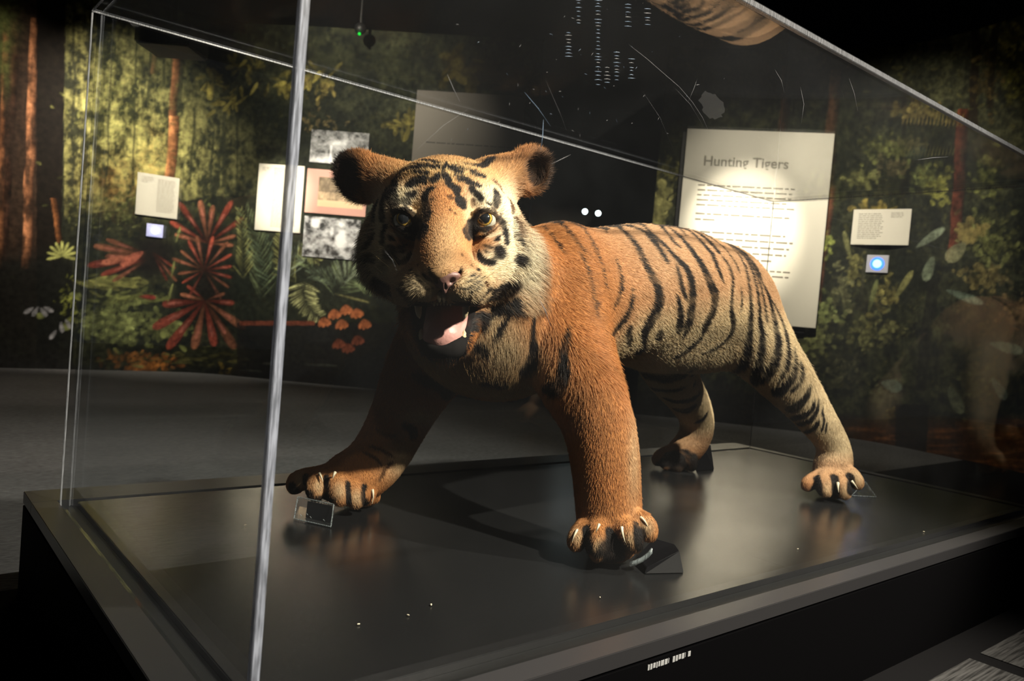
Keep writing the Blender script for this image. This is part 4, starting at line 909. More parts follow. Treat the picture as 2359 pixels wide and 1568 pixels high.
for pts, w in (([(200, 190), (320, 215), (440, 240), (570, 215), (650, 170)], [40, 70, 40]), ([(290, 290), (400, 325), (500, 330), (610, 300)], 36), ([(420, 385), (540, 420), (640, 405), (710, 360)], 34), ([(500, 470), (600, 492), (690, 440)], [34, 50, 30]),
               ([(670, 585), (740, 555), (780, 490)], 20), ([(1560, 270), (1545, 350), (1480, 430), (1380, 480)], [16, 34, 45]), ([(1640, 380), (1625, 480), (1560, 570), (1450, 600)], [14, 26, 40]), ([(1665, 480), (1680, 560), (1660, 650)], 12)):
    stroke(pts, w, o=Lo, sc=Ls, grp=1)
stroke([(905, 1062), (890, 1075), (872, 1110)], 6, BRN, grp=1); stroke([(836, 1040), (862, 1052), (880, 1070)], 5, BRN, grp=1); stroke([(850, 1025), (880, 1035), (905, 1050)], 5, BRN, grp=1)
stroke([(925, 975), (950, 988), (958, 1010)], [8, 14, 10], BLK, grp=1); stroke([(866, 985), (890, 1000), (915, 1003)], 6, BRN, grp=1); stroke([(943, 1005), (960, 1000)], 12, BLK, grp=1)
for pts, w in (([(1352, 1218), (1353, 1240), (1356, 1264)], 15), ([(1403, 1222), (1408, 1250), (1410, 1286)], [14, 26, 40]), ([(1464, 1205), (1472, 1225), (1478, 1250)], [10, 22, 26]), ([(704, 1096), (705, 1120), (708, 1142)], 9), ([(752, 1098), (754, 1125), (756, 1152)], 10),
               ([(800, 1112), (801, 1135), (803, 1157)], 9), ([(838, 1122), (837, 1140), (840, 1160)], 12), ([(1882, 1100), (1885, 1115), (1887, 1132)], 12), ([(1921, 1100), (1923, 1118), (1925, 1138)], 13), ([(1956, 1100), (1958, 1113), (1960, 1128)], 15),
               ([(1526, 1066), (1545, 1056), (1568, 1052), (1592, 1058), (1603, 1078)], [12, 26, 26, 20]), ([(672, 1118), (676, 1132), (690, 1146)], 12)):
    stroke(pts, w, taper=False, grp=0)  # shade in the gaps between toes and dark hind pads, painted on the pelt
# ---- face, forehead crop A
Ao, As = (840, 340), 5.8975
def A(pts, w, ink=BLK, mirror=False): stroke(pts, np.array(w if hasattr(w, '__len__') else [w, w])*1.18, ink, Ao, As, mirror, grp=2)
for P_, w_ in (([(540, 215), (700, 185), (860, 195), (1040, 235)], [16, 26, 20]), ([(600, 235), (760, 232), (900, 240)], 14), ([(1340, 175), (1440, 150), (1560, 165)], 22), ([(1180, 245), (1300, 285), (1420, 310), (1540, 330)], [14, 26, 20]), ([(1180, 385), (1300, 395), (1440, 425)], 18), ([(620, 345), (760, 350), (900, 365)], [26, 34, 20]), ([(690, 520), (780, 490), (860, 500)], 26), ([(1340, 470), (1420, 500), (1500, 560)], 20)): A(P_, w_)
A([(1110, 205), (1085, 280), (1050, 350)], 28); A([(1110, 235), (1180, 290), (1260, 325), (1345, 345)], [30, 60, 40]); A([(1430, 345), (1540, 380), (1645, 395)], 44)
A([(1300, 215), (1450, 240), (1560, 262), (1660, 210), (1760, 135)], [24, 50, 60]); A([(1060, 335), (1110, 415), (1180, 465)], [34, 60, 30]); A([(1240, 440), (1370, 450), (1480, 490), (1585, 545)], 40)
A([(1095, 465), (1180, 530), (1240, 560), (1270, 610)], [34, 60, 70]); A([(1235, 590), (1270, 660)], 50); A([(1290, 680), (1312, 750), (1300, 820)], [60, 100, 50])
A([(1420, 540), (1490, 610), (1560, 660), (1585, 745)], 46); A([(1478, 680), (1472, 760), (1458, 810)], 34, BRN); A([(1765, 560), (1795, 650), (1790, 740), (1765, 830)], [40, 66, 40])
A([(1640, 735), (1700, 790), (1778, 860), (1785, 940), (1865, 1020), (1900, 1120), (1920, 1230), (1930, 1300)], [26, 40, 50, 50]); A([(1835, 880), (1855, 965)], 24)
A([(1935, 690), (2000, 800), (1990, 900)], 56, BRN); A([(2010, 950), (2075, 1040), (2060, 1200)], 60, BRN); A([(1720, 440), (1820, 520), (1890, 640)], 36, BRN)
A([(1060, 225), (960, 200), (850, 185), (700, 170), (560, 205)], 20); A([(1050, 285), (900, 270), (740, 280), (600, 295), (520, 335), (430, 410)], [46, 50, 60, 100]); A([(1010, 355), (960, 440), (880, 475)], [30, 56, 40])
A([(860, 425), (740, 450), (660, 480), (600, 545)], [50, 90, 70]); A([(970, 545), (860, 590), (820, 680), (830, 800), (850, 900), (860, 1010)], [34, 46, 60, 60]); A([(710, 615), (640, 660), (560, 640)], 44)
A([(570, 710), (560, 800)], [50, 90]); A([(430, 410), (380, 520), (360, 640), (400, 760), (420, 880)], [90, 110, 90, 80]); A([(300, 560), (250, 700), (240, 860), (250, 1000)], 70); A([(180, 700), (150, 850), (140, 1000)], 60)
A([(1160, 650), (1180, 710)], 44, BRN); A([(925, 680), (905, 750)], 30, BRN); A([(1160, 830), (1170, 870)], 26, BRN); A([(1220, 880), (1240, 910)], 26, BRN); A([(920, 860), (900, 900)], 24, BRN)
# eye surrounds
for m_ in (1, -1):
    for P_, w_ in (([(1096, 508), (1080, 518), (1077, 532), (1082, 548)], [8, 14, 14, 7]), ([(1080, 540), (1094, 549), (1110, 545), (1122, 540)], [6, 8, 6, 3]), ([(1092, 514), (1094, 496), (1106, 485), (1120, 482), (1134, 488), (1142, 503)], [5, 4, 4, 4]), ([(1090, 520), (1104, 530), (1120, 532), (1136, 522), (1143, 508)], [5, 4, 4, 4])):
        stroke([(1024.5+m_*(a-1024.5), b) for a, b in P_], w_, taper=False, grp=2)
A([(1370, 1230), (1400, 1150), (1440, 1100), (1510, 1075)], [60, 110, 120, 70]); A([(1500, 1010), (1540, 900), (1640, 850), (1720, 900), (1755, 980)], [44, 34, 30, 34]); A([(1510, 1075), (1600, 1090), (1700, 1070), (1755, 990)], 34)
A([(2*1088-x, y) for x, y in [(1370, 1230), (1400, 1150), (1440, 1100), (1510, 1075)]], [60, 110, 130, 90]); A([(2*1088-x, y) for x, y in [(1500, 1010), (1540, 900), (1640, 850), (1720, 900), (1755, 980)]], 44); A([(2*1088-x, y) for x, y in [(1510, 1075), (1600, 1100), (1700, 1080), (1755, 990)]], 40)
Do = (850, 520)
def D(pts, w, ink=BLK, mirror=True): stroke(pts, w, ink, Do, As, mirror, grp=2)
D([(1470, 140), (1580, 110), (1690, 62), (1760, -10)], [20, 26, 20], BRN); D([(1690, 210), (1740, 180), (1785, 135)], 42); D([(1540, 265), (1610, 290), (1690, 300)], 30); D([(1545, 330), (1640, 375)], 26)
D([(1490, 340), (1505, 420), (1550, 480), (1620, 505), (1710, 485)], [34, 60, 50]); D([(1755, 320), (1790, 400)], 110); D([(1710, 400), (1690, 480)], 34); D([(1800, -20), (1860, 100), (1865, 200), (1850, 270)], [44, 56, 50])
D([(1975, 90), (2010, 190), (2060, 290)], 56); D([(2100, 150), (2150, 250)], 28); D([(2080, 400), (2010, 450), (1940, 480)], [90, 70, 50]); D([(1350, 700), (1400, 670), (1450, 635)], 22)
D([(1180, 850), (1320, 850), (1450, 765), (1570, 675)], 15); D([(1330, 910), (1450, 845), (1570, 740)], 15); D([(1300, 770), (1400, 730), (1520, 640)], 13); D([(1455, 600), (1500, 590)], 34); D([(1380, 530), (1400, 545)], 20, BRN); D([(1250, 400), (1280, 390)], 30, BRN)
D([(1950, 770), (1850, 840), (1740, 900)], [150, 130, 90]); D([(1560, 780), (1620, 790)], 60, BRN); D([(1255, 550), (1225, 640), (1180, 700), (1110, 790), (1080, 860)], [20, 40, 50, 44]); 
D([(1120, 1010), (1250, 1045), (1380, 1040), (1480, 1000), (1580, 900), (1680, 830)], [26, 26, 30, 40, 40]); D([(960, 880), (1000, 1040)], 90, BLK, False)
for s in [s for k, s in enumerate(SEG) if s[5] == 1 and s[0][2] > .70 and s[0][0] > .92 and (k == 0 or not np.allclose(SEG[k-1][1], s[0]))]:   # carry flank stripes over the spine
    a = s[0]; X_ = a[0]-.02; top_ = np.array([X_, sp(np.array([X_]), [.74, 1.0, 1.3, 1.7, 2.0], [.60, .61, .62, .65, .675])[0], 0]); h_ = BVH.ray_cast(Vector((top_[0], top_[1], 1.2)), Vector((0, 0, -1)))[0]
    if h_ is not None:
        mid_ = BVH.find_nearest(Vector((a+np.array(h_))/2+np.array([0, -.02, .02])))[0]; SEG.append((np.array(mid_), a, .013, max(s[2], .011), BLK, 1)); SEG.append((np.array(h_), np.array(mid_), .010, .013, BLK, 1))
SA = np.array([s[0] for s in SEG]); SB = np.array([s[1] for s in SEG]); SR0 = np.array([s[2] for s in SEG]); SR1 = np.array([s[3] for s in SEG]); SI = np.array([s[4] for s in SEG]); SG = np.array([s[5] for s in SEG])
print('stroke segments', len(SEG))
TXc = [.74, 1.0, 1.3, 1.7, 2.0]; CYc = [.60, .61, .62, .65, .675]
def ink_at(P):
    """strongest ink per point: (amount, index)"""
    amt = np.zeros(len(P)); idx = np.zeros(len(P), int)
    order = np.argsort(P[:, 0]); xs_ = P[order, 0]
    for a, b, r0, r1, ik in zip(SA, SB, SR0, SR1, SI):
        R = max(r0, r1)*1.5+.004; lo = np.searchsorted(xs_, min(a[0], b[0])-R); hi = np.searchsorted(xs_, max(a[0], b[0])+R)
        if hi <= lo: continue
        c = order[lo:hi]; Q_ = P[c]; m = (np.abs(Q_[:, 1]-(a[1]+b[1])/2) < R+abs(a[1]-b[1])/2) & (np.abs(Q_[:, 2]-(a[2]+b[2])/2) < R+abs(a[2]-b[2])/2)
        if not m.any(): continue
        c = c[m]; Q_ = P[c]; v = b-a; t_ = np.clip((Q_-a)@v/max(v@v, 1e-9), 0, 1); d = np.linalg.norm(Q_-a-t_[:, None]*v, axis=1); r = r0+(r1-r0)*t_
        r = r*1.18; w_ = np.clip((r-d)/(.0012+.2*r)+.5, 0, 1); up_ = w_ > amt[c]; amt[c[up_]] = w_[up_]; idx[c[up_]] = ik
    return amt, idx
def softell(x, y, cx, cy_, rx, ry, p=2): return np.exp(-(((x-cx)/rx)**2+((y-cy_)/ry)**2)**(p/2))
def pelt(P, jit=None):
    x, y, d = PRJ(P); n = len(P)
    org = np.array([.43, .185, .062]); tan = np.array([.47, .285, .155]); crm = np.array([.56, .44, .27]); wht = np.array([.80, .70, .50]); olv = np.array([.34, .24, .11])
    C = np.tile(org, (n, 1))
    def mixc(w_, c): 
        nonlocal C
        w_ = np.clip(w_, 0, 1)[:, None]; C = C*(1-w_)+np.asarray(c)*w_
    X, Y, Z = P.T; f = fbm(X*9+Y*5, Z*9-Y*3, 21, 3); f2 = fbm(X*45+Y*30, Z*45-Y*20, 23, 3)
    head = (d < 1.80) & (X < .80) & (Z > .42) & ~((y > 705) & (d > 1.57))
    body = ~head
    mixc(body*np.clip((X-.98)/.22, 0, 1), tan)
    low = sp(X, [.7, 1.0, 1.5, 2.0], [.46, .50, .585, .60]); mixc(body*(X > .9)*np.clip((low-Z)/.10+.5+.5*f, 0, 1)*np.clip((X-1.0)/.12, 0, 1)*(Z > .22), crm)
    mixc(body*np.clip((.55-np.abs(Z-.30))/.3, 0, 1)*(X > 1.75)*np.clip((.40-Z)/.1, 0, 1)*np.clip((Z-.12)/.05, 0, 1), crm)
    mixc(body*(X > 1.7)*np.clip((.10-Z)/.05, 0, 1)*.8, org*np.array([1.05, 1.1, 1.25]))
    # chest and belly underside, inner legs
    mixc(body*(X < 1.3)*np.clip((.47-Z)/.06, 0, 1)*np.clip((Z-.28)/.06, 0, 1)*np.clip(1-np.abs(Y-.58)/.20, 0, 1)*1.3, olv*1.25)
    mixc(body*softell(x, y, 1160, 800, 70, 60)*.9, crm*.9); mixc(body*softell(x, y, 1120, 730, 60, 50)*.9, crm)
    mixc(body*softell(x, y, 965, 960, 45, 22)*1.0, crm*1.05); mixc(body*softell(x, y, 925, 1060, 40, 50)*.8, crm); mixc(body*softell(x, y, 1460, 1050, 16, 120)*.5, crm)
    mixc(body*softell(x, y, 1330, 950, 22, 60)*.6, org*.55)
    for cx, cy_ in ((690, 1108), (735, 1120), (782, 1130), (822, 1148), (1330, 1238), (1378, 1262), (1450, 1245), (1490, 1215), (1905, 1128), (1945, 1135), (1972, 1105)): mixc(body*softell(x, y, cx, cy_, 17, 22)*.65, crm)
    # black pads under the paws, with painted shade between the toes
    for cx, cy_, rx, ry in ((1378, 1275, 14, 10), (1410, 1262, 34, 24), (1352, 1258, 14, 18), (1478, 1228, 10, 16), (1562, 1072, 26, 14), (1518, 1072, 10, 10), (1600, 1062, 10, 20), (680, 1130, 10, 12), (712, 1138, 10, 12), (1880, 1124, 12, 12), (1922, 1126, 7, 14), (1958, 1112, 7, 14), (745, 1148, 30, 8)):
        mixc(body*(Z < .14)*np.clip(1.6*softell(x, y, cx, cy_, rx, ry, 4), 0, 1)*.95, (.02, .016, .014))
    # ---- head colouring, mirrored about the face's midline
    xm = 1024.5+np.abs(x-1024.5); H = head*1.0
    mixc(H*softell(xm, y, 1120, 455, 46, 34)*1.2, wht); mixc(H*softell(xm, y, 1172, 515, 22, 75)*1.2, wht); mixc(H*softell(xm, y, 1085, 495, 15, 30)*1.1, crm*1.1); mixc(H*softell(xm, y, 1165, 610, 38, 46)*1.25, wht)
    mixc(H*softell(xm, y, 1125, 590, 30, 14)*.8, wht); mixc(H*softell(xm, y, 1090, 655, 52, 38)*1.15, crm*1.15); mixc(H*softell(xm, y, 1060, 685, 48, 16)*1.1, crm); mixc(H*softell(xm, y, 1120, 540, 26, 7)*1.2, wht)
    mixc(H*softell(xm, y, 1208, 600, 30, 90)*1.1, wht*.85); mixc(H*softell(xm, y, 1150, 690, 60, 22)*.7, crm*.9)
    mixc(H*softell(x, y, 1028, 440, 40, 60)*.5, org*1.15); mixc(H*softell(x, y, 1024, 395, 130, 34)*1.0, (.60, .42, .20)); mixc(H*softell(x, y, 1024, 455, 38, 42)*.6, org*1.1); mixc(H*softell(x, y, 1022, 560, 48, 70)*1.2, np.array([.47, .28, .135])); mixc(H*softell(x, y, 1018, 612, 40, 24)*.6, np.array([.42, .27, .14]))
    ear = H*(y < 470)*np.clip((np.abs(x-1020)-165)/20, 0, 1); mixc(ear*.7, org*.75)
    for cx, cy_, rx, ry in ((1238, 392, 34, 44), (800, 412, 38, 62), (786, 372, 20, 24)): mixc(H*np.clip(1.7*softell(x, y, cx, cy_, rx, ry, 4), 0, 1)*.93, (.022, .014, .010))
    mixc(H*softell(x, y, 1212, 360, 14, 10)*.5, org)
    a, ik = ink_at(P); a = np.clip(a*(1+.5*f2), 0, 1)
    # the unseen flank carries the mirrored stripes
    yc = sp(X, TXc, CYc); far_ = body & (Y > yc-.01) & (X > .95) & (Z > .30)
    if far_.any():
        M_ = P[far_].copy(); M_[:, 1] = 2*yc[far_]-M_[:, 1]; b_, k_ = ink_at(M_); use = b_ > a[far_]; ia = np.where(far_)[0][use]; a[ia] = b_[use]; ik[ia] = k_[use]
    C = C*(1-a[:, None])+INKS[ik]*a[:, None]
    # lips and mouth lining
    jaw = H*(y > 698)*(y < 826)*(np.abs(x-1022) < 79-.25*np.clip(y-700, 0, 130))*(d < 1.60)
    mixc(np.clip(jaw, 0, 1)*1.0, (.013, .012, .012))
    mixc(H*(y > 700)*(y < 800)*np.clip(1.8*softell(x, y, 1020, 748, 44, 50, 4), 0, 1)*(d > 1.475), (.16, .045, .035))
    C = C*(1+.18*f[:, None]+.12*f2[:, None])
    return np.clip(C, 0, 1), head, a
TC, THD, TA = pelt(TV)
nose_z = TV
tiger = thing('taxidermy_tiger', (1.25, .62, 0.0), 'snarling taxidermy tiger with open mouth striding inside the clear case', 'tiger')
me = npmesh('body', TV, TQ); setcol(me, TC)
M_SKIN = mat('short_pelt', (.4, .2, .1), .95, spec=.03, node=vcol)
body = link('body', me, M_SKIN, tiger, smooth=True)
# ---- fur
def fur():
    rs = np.random.RandomState(5)
    P0, P1, P2, P3 = [TV[TQ[:, i]] for i in range(4)]
    area = .5*(np.linalg.norm(np.cross(P1-P0, P2-P0), axis=1)+np.linalg.norm(np.cross(P2-P0, P3-P0), axis=1))
    cen = (P0+P1+P2+P3)/4; x, y, d = PRJ(cen); nf = TN[TQ].mean(1); toc = CAM-cen; toc /= np.linalg.norm(toc, axis=1)[:, None]; fc = (nf*toc).sum(1)
    head = (d < 1.80) & (cen[:, 0] < .80) & (cen[:, 2] > .42) & ~((y > 705) & (d > 1.57))
    dens = np.where(head, 430e3, 230e3)*np.where(fc > -.25, 1, .25)
    w_ = area*dens
    # bare skin: lips, mouth, nose leather, lids
    xm = 1024.5+np.abs(x-1024.5)
    bare = head & (((y > 697) & (y < 822) & (np.abs(x-1022) < 77-.27*np.clip(y-700, 0, 130)) & (d < 1.62)) | (softell(xm, y, 1116, 507, 25, 24, 4) > .42) | ((np.abs(x-1018) < 24) & (y > 628) & (y < 690) & (d < 1.36)))
    w_[bare] = 0
    n = int(w_.sum()); q = rs.choice(len(w_), n, p=w_/w_.sum())
    u, v = rs.rand(n, 1), rs.rand(n, 1); R = (P0[q]*(1-u)+P1[q]*u)*(1-v)+(P3[q]*(1-u)+P2[q]*u)*v
    Nn = TN[TQ[q]]; N_ = (Nn[:, 0]*(1-u)+Nn[:, 1]*u)*(1-v)+(Nn[:, 3]*(1-u)+Nn[:, 2]*u)*v; N_ /= np.linalg.norm(N_, axis=1)[:, None]
    C, hd, _ = pelt(R); x, y, d = PRJ(R); xm = 1024.5+np.abs(x-1024.5)
    # lie of the coat
    nose = U(1018, 625, 1.33); F_ = np.tile(np.array([1., 0, -.45]), (n, 1)); leg = np.clip((.46-R[:, 2])/.1, 0, 1)[:, None]; F_ = F_*(1-leg)+np.array([.12, 0, -1.0])*leg
    chest = (np.clip((.95-R[:, 0])/.15, 0, 1)*(~hd))[:, None]; F_ = F_*(1-chest)+np.array([.35, 0, -.9])*chest
    hf = R-nose; hf /= np.linalg.norm(hf, axis=1)[:, None]; hf = hf+.35*FW; F_ = np.where(hd[:, None], hf, F_)
    ruff = hd*np.clip((np.hypot((xm-1024.5), (y-560)*.9)-140)/50, 0, 1)*np.clip((y-470)/60, 0, 1)*(d > 1.52)
    F_ = F_+ruff[:, None]*(-.9*UP+.10*np.sign(x-1024.5)[:, None]*RT)
    low = hd*(y > 822)*(x > 940)*(x < 1110)*(d < 1.53)*1.0; F_ = F_+low[:, None]*(-1.2*UP)
    F_ -= (F_*N_).sum(1)[:, None]*N_; F_ /= np.linalg.norm(F_, axis=1)[:, None]+1e-9
    F_ += .12*rs.randn(n, 3)
    L = np.full(n, .013); L = np.where(R[:, 2] < .30, .009, L); L = np.where(R[:, 2] < .12, .006, L)
    L += .007*(~hd)*np.clip((.50-R[:, 2])/.06, 0, 1)*np.clip((R[:, 2]-.36)/.03, 0, 1)
    L = np.where(hd, .0048, L); fl = hd*np.clip((np.hypot((xm-1024.5)*.9, (y-530))-90)/90, 0, 1); L = L+fl*.008
    L = np.where(hd & (y > 560) & (np.abs(x-1020) < 60) & (d < 1.42), .004, L); L = L+ruff*.023+low*.010
    L = L+.005*((~hd)*(R[:, 0] < .85)*(R[:, 2] > .33)*(R[:, 2] < .50))
    ear = hd*(y < 470)*(np.abs(x-1020) > 165); L = L+ear*.006
    L *= rs.uniform(.65, 1.25, n)
    lift = np.where(hd, .20, .17)+.30*ruff; lift = lift*rs.uniform(.6, 1.3, n)
    K = 4; T = np.linspace(0, 1, K)
    pts = np.zeros((n, K, 3), np.float32)
    for k, t in enumerate(T):
        pts[:, k] = R+N_*(L*lift*(t-.38*t*t))[:, None]+F_*(L*t)[:, None]
    rad = np.where(hd, .00025, .00034)*rs.uniform(.8, 1.2, n)*(1+.4*ruff)
    C = C*rs.uniform(.80, 1.2, (n, 1)); C = np.where((ruff > .3)[:, None] & (rs.rand(n, 1) < .22), C*.25, C)
    hc = bpy.data.hair_curves.new('fur'); hc.add_curves([K]*n)
    hc.position_data.foreach_set('vector', pts.ravel()) if hasattr(hc, 'position_data') else hc.attributes['position'].data.foreach_set('vector', pts.ravel())
    ra = hc.attributes.get('radius') or hc.attributes.new('radius', 'FLOAT', 'POINT')
    ra.data.foreach_set('value', (rad[:, None]*np.array([1, .9, .65, .15])[None]).astype(np.float32).ravel())
    ca = hc.attributes.new('col', 'FLOAT_COLOR', 'CURVE'); cc = np.ones((n, 4), np.float32); cc[:, :3] = np.clip(C, 0, 1); ca.data.foreach_set('color', cc.ravel())
    o = bpy.data.objects.new('fur', hc); COL.objects.link(o); o.parent = tiger; o.matrix_parent_inverse = tiger.matrix_world.inverted(); hc.materials.append(mat('fur', (.4, .2, .1), .55, spec=.25, node=vcol)); print('hairs', n)
    return o
FUR = fur()
# ---- face parts
def sub_field(lo, hi, h): return Field(seg(lo[0], hi[0], h), seg(lo[1], hi[1], h), seg(lo[2], hi[2], h))
def part_from(F, name, m, colfn=None, parent=tiger, n=2):
    V, Q = F.mesh(); V = relax(V, Q, n, .5); me = npmesh(name, V, Q)
    if colfn is not None: setcol(me, colfn(V))
    return link(name, me, m, parent, smooth=True)
c = U(1020, 645, 1.33); F = sub_field(c-.05, c+.05, .0013)
F.E(1021, 633, 1.334, (.030, .010, .016), .012, rot=(-3, 0, 0)); F.E(1022, 646, 1.335, (.020, .013, .015), .010); F.E(1025, 660, 1.340, (.006, .013, .010), .008)
for s in (-1, 1): F.E(1020+s*20, 648, 1.318, (.0080, .0055, .014), .004, 'sub', rot=(s*35, 0, 0))
F.E(1026, 664, 1.327, (.0012, .012, .006), .002, 'sub')
M_NOSE = mat('nose_leather', (.24, .125, .105), .45, node=bump(400, .0006, strength=.5)); nz_ = part_from(F, 'nose', M_NOSE); nz_['label'] = 'pinkish leathery nose'
c = U(1020, 755, 1.52); F = sub_field(c-.10, c+.10, .0022)
F.chain([(1034, 704, 1.56, .034), (1030, 730, 1.515, .034), (1025, 758, 1.475, .031), (1018, 776, 1.452, .027)], .02)
F.E(1019, 780, 1.448, (.034, .018, .018), .015, rot=(8, 0, 0))
for a in ((1024, 720, 1.50), (1022, 745, 1.462)): F.E(a[0], a[1], a[2]-.005, (.003, .014, .012), .012, 'sub')
tg = part_from(F, 'tongue', mat('tongue_pink', (.66, .34, .30), .42, spec=.5, node=bump(180, .0015, strength=.4))); tg['label'] = 'pink curled tongue'
M_TOOTH = mat('tooth_ivory', (.72, .58, .36), .35)
def tooth(pts, r, name='tooth'):
    P = np.array([U(*p) for p in pts]); T = np.linspace(0, 1, 7); t0 = np.linspace(0, 1, len(P)); Q_ = np.stack([np.interp(T, t0, P[:, i]) for i in range(3)], 1)
    if len(P) > 2: Q_ = np.array([(1-t)**2*P[0]+2*t*(1-t)*P[1]+t*t*P[2] for t in T])
    V, Q = tube(Q_, r*np.sqrt(np.clip(1-T**2.2, .003, 1)), 12); return link(name, npmesh(name, V, Q), M_TOOTH, tiger, smooth=True)
for pts, r in (([(963, 694, 1.395), (963, 715, 1.392), (967, 734, 1.398)], .0068), ([(1074, 694, 1.395), (1074, 715, 1.392), (1069, 736, 1.398)], .0068),
               ([(981, 798, 1.452), (970, 778, 1.445), (970, 756, 1.450)], .0072), ([(1055, 799, 1.452), (1069, 780, 1.445), (1070, 760, 1.450)], .0072)): tooth(pts, r, 'canine_tooth')
for i in range(6): x = 1000+i*7.6; tooth([(x, 690, 1.375), (x, 697, 1.372), (x, 704+(2 if i in (0, 5) else 0), 1.374)], .0026, 'incisor')
for i in range(2): tooth([(1012+i*11, 674, 1.352), (1012+i*11, 684, 1.347), (1012+i*11, 697, 1.350)], .0048, 'incisor')
for i in range(4): x = 1003+i*9; tooth([(x, 803, 1.440), (x, 798, 1.437), (x, 793, 1.438)], .0028, 'incisor')
M_EYE = mat('glass_eye', (.5, .4, .1), .04, spec=.8, coat=1, node=vcol)
for s, lab in ((1, 'amber glass eye catching the light'), (-1, 'amber glass eye in the shadow')):
    c = U(1024.5+s*91.5, 507, 1.476); r = .0220
    bm = bmesh.new(); bmesh.ops.create_uvsphere(bm, u_segments=96, v_segments=64, radius=r)
    me = bpy.data.meshes.new('eye'); bm.to_mesh(me); bm.free(); V = np.array([v.co[:] for v in me.vertices])
    g = -FW+.03*RT+.07*UP; g /= np.linalg.norm(g); cs = (V/r)@g; an = np.degrees(np.arccos(np.clip(cs, -1, 1)))
    C = np.tile((.55, .52, .42), (len(V), 1)); C[an < 43] = (.03, .02, .01); C[an < 39] = (.60, .36, .05); C[an < 35] = (.66, .46, .12); C[an < 31] = (.20, .11, .02); C[an < 29] = (.015, .017, .02)
    V = V*(1+.06*np.clip((30-an)/30, 0, 1)**.5)[:, None]
    me.vertices.foreach_set('co', (V+c).ravel()); setcol(me, C); o = link('eye', me, M_EYE, tiger, smooth=True); o['label'] = lab
M_CLAW = mat('claw_horn', (.70, .62, .45), .35)
def claw(pts, r):
    P = np.array([U(*p) for p in pts]); T = np.linspace(0, 1, 8); Q_ = np.array([(1-t)**2*P[0]+2*t*(1-t)*P[1]+t*t*P[2] for t in T])
    V, Q = tube(Q_, r*(1-T*.9), 8); link('claw', npmesh('claw', V, Q), M_CLAW, tiger, smooth=True)
for pts, r in (([(1432, 1214, 1.640), (1433, 1232, 1.625), (1441, 1250, 1.632)], .0042), ([(1476, 1192, 1.668), (1486, 1198, 1.655), (1493, 1214, 1.658)], .0038), ([(1380, 1208, 1.640), (1377, 1216, 1.628), (1372, 1226, 1.632)], .0036), ([(1330, 1220, 1.665), (1322, 1232, 1.652), (1318, 1248, 1.655)], .0034),
               ([(772, 1088, 1.872), (768, 1094, 1.862), (766, 1104, 1.866)], .0042), ([(736, 1090, 1.885), (741, 1098, 1.872), (744, 1110, 1.872)], .0034), ([(858, 1128, 1.925), (862, 1142, 1.915), (857, 1160, 1.920)], .0040),
               ([(1930, 1112, 2.525), (1930, 1122, 2.512), (1932, 1134, 2.515)], .0058), ([(1962, 1108, 2.545), (1968, 1114, 2.535), (1976, 1126, 2.538)], .0050)): claw(pts, r)
M_WHSK = mat('whisker', (.60, .45, .22), .5)
def whisker(a, b, sag, r=.00045):
    A_p, B_p = U(*a), U(*b); T = np.linspace(0, 1, 8); P = [A_p*(1-t)+B_p*t-np.array([0, 0, sag*4*t*(1-t)]) for t in T]
    V, Q = tube(P, [r*(1-.85*t) for t in T], 5); link('whisker', npmesh('whisker', V, Q), M_WHSK, tiger)
for a, b, s_, r in (((1090, 655, 1.345), (1215, 560, 1.42), .006, .0006), ((1095, 662, 1.35), (1205, 575, 1.43), .004, .0005), ((1085, 648, 1.345), (1195, 590, 1.44), .003, .0005), ((1098, 670, 1.36), (1190, 600, 1.43), .002, .0004),
                ((1120, 640, 1.40), (1175, 600, 1.43), .0, .0004), ((918, 614, 1.40), (898, 582, 1.44), 0, .0007), ((897, 616, 1.42), (866, 590, 1.46), 0, .0006), ((880, 628, 1.44), (850, 602, 1.48), 0, .0005), ((940, 660, 1.36), (870, 640, 1.42), .003, .0004)): whisker(a, b, s_, r)
# ---------------------------------------------------------------- foot mounts and crumbs on the deck
def DK(px, py): return on_plane(px, py, 2, 0.0)
M_BLKAC = mat('black_acrylic', (.003, .003, .004), .28, spec=.22)
M_CLRW = glass_nodes(.012); M_CLRE = edge_mat('wedge_edge', (.40, .46, .48), .55)
def wedge(name, A, B, C, D, label, m, edges=True, inner=None, th=.004):
    """triangular prism foot: A,B front foot line, C,D rear foot line, ridge given by heights"""
    t = thing(name, (np.array(A[0])+np.array(B[0]))/2*1.0, label, 'mount', 'wedge mounts under the paws'); return t
def prism(t, name, tri0, tri1, m, bevel=0):
    bm = bmesh.new(); a = [bm.verts.new(tuple(p)) for p in tri0]; b = [bm.verts.new(tuple(p)) for p in tri1]; n = len(a)
    bm.faces.new(a); bm.faces.new(b[::-1])
    for i in range(n): bm.faces.new([a[i], a[(i+1) % n], b[(i+1) % n], b[i]])
    return bmesh_obj(name, bm, m, t, bevel=bevel)
up = np.array([0, 0, 1.])
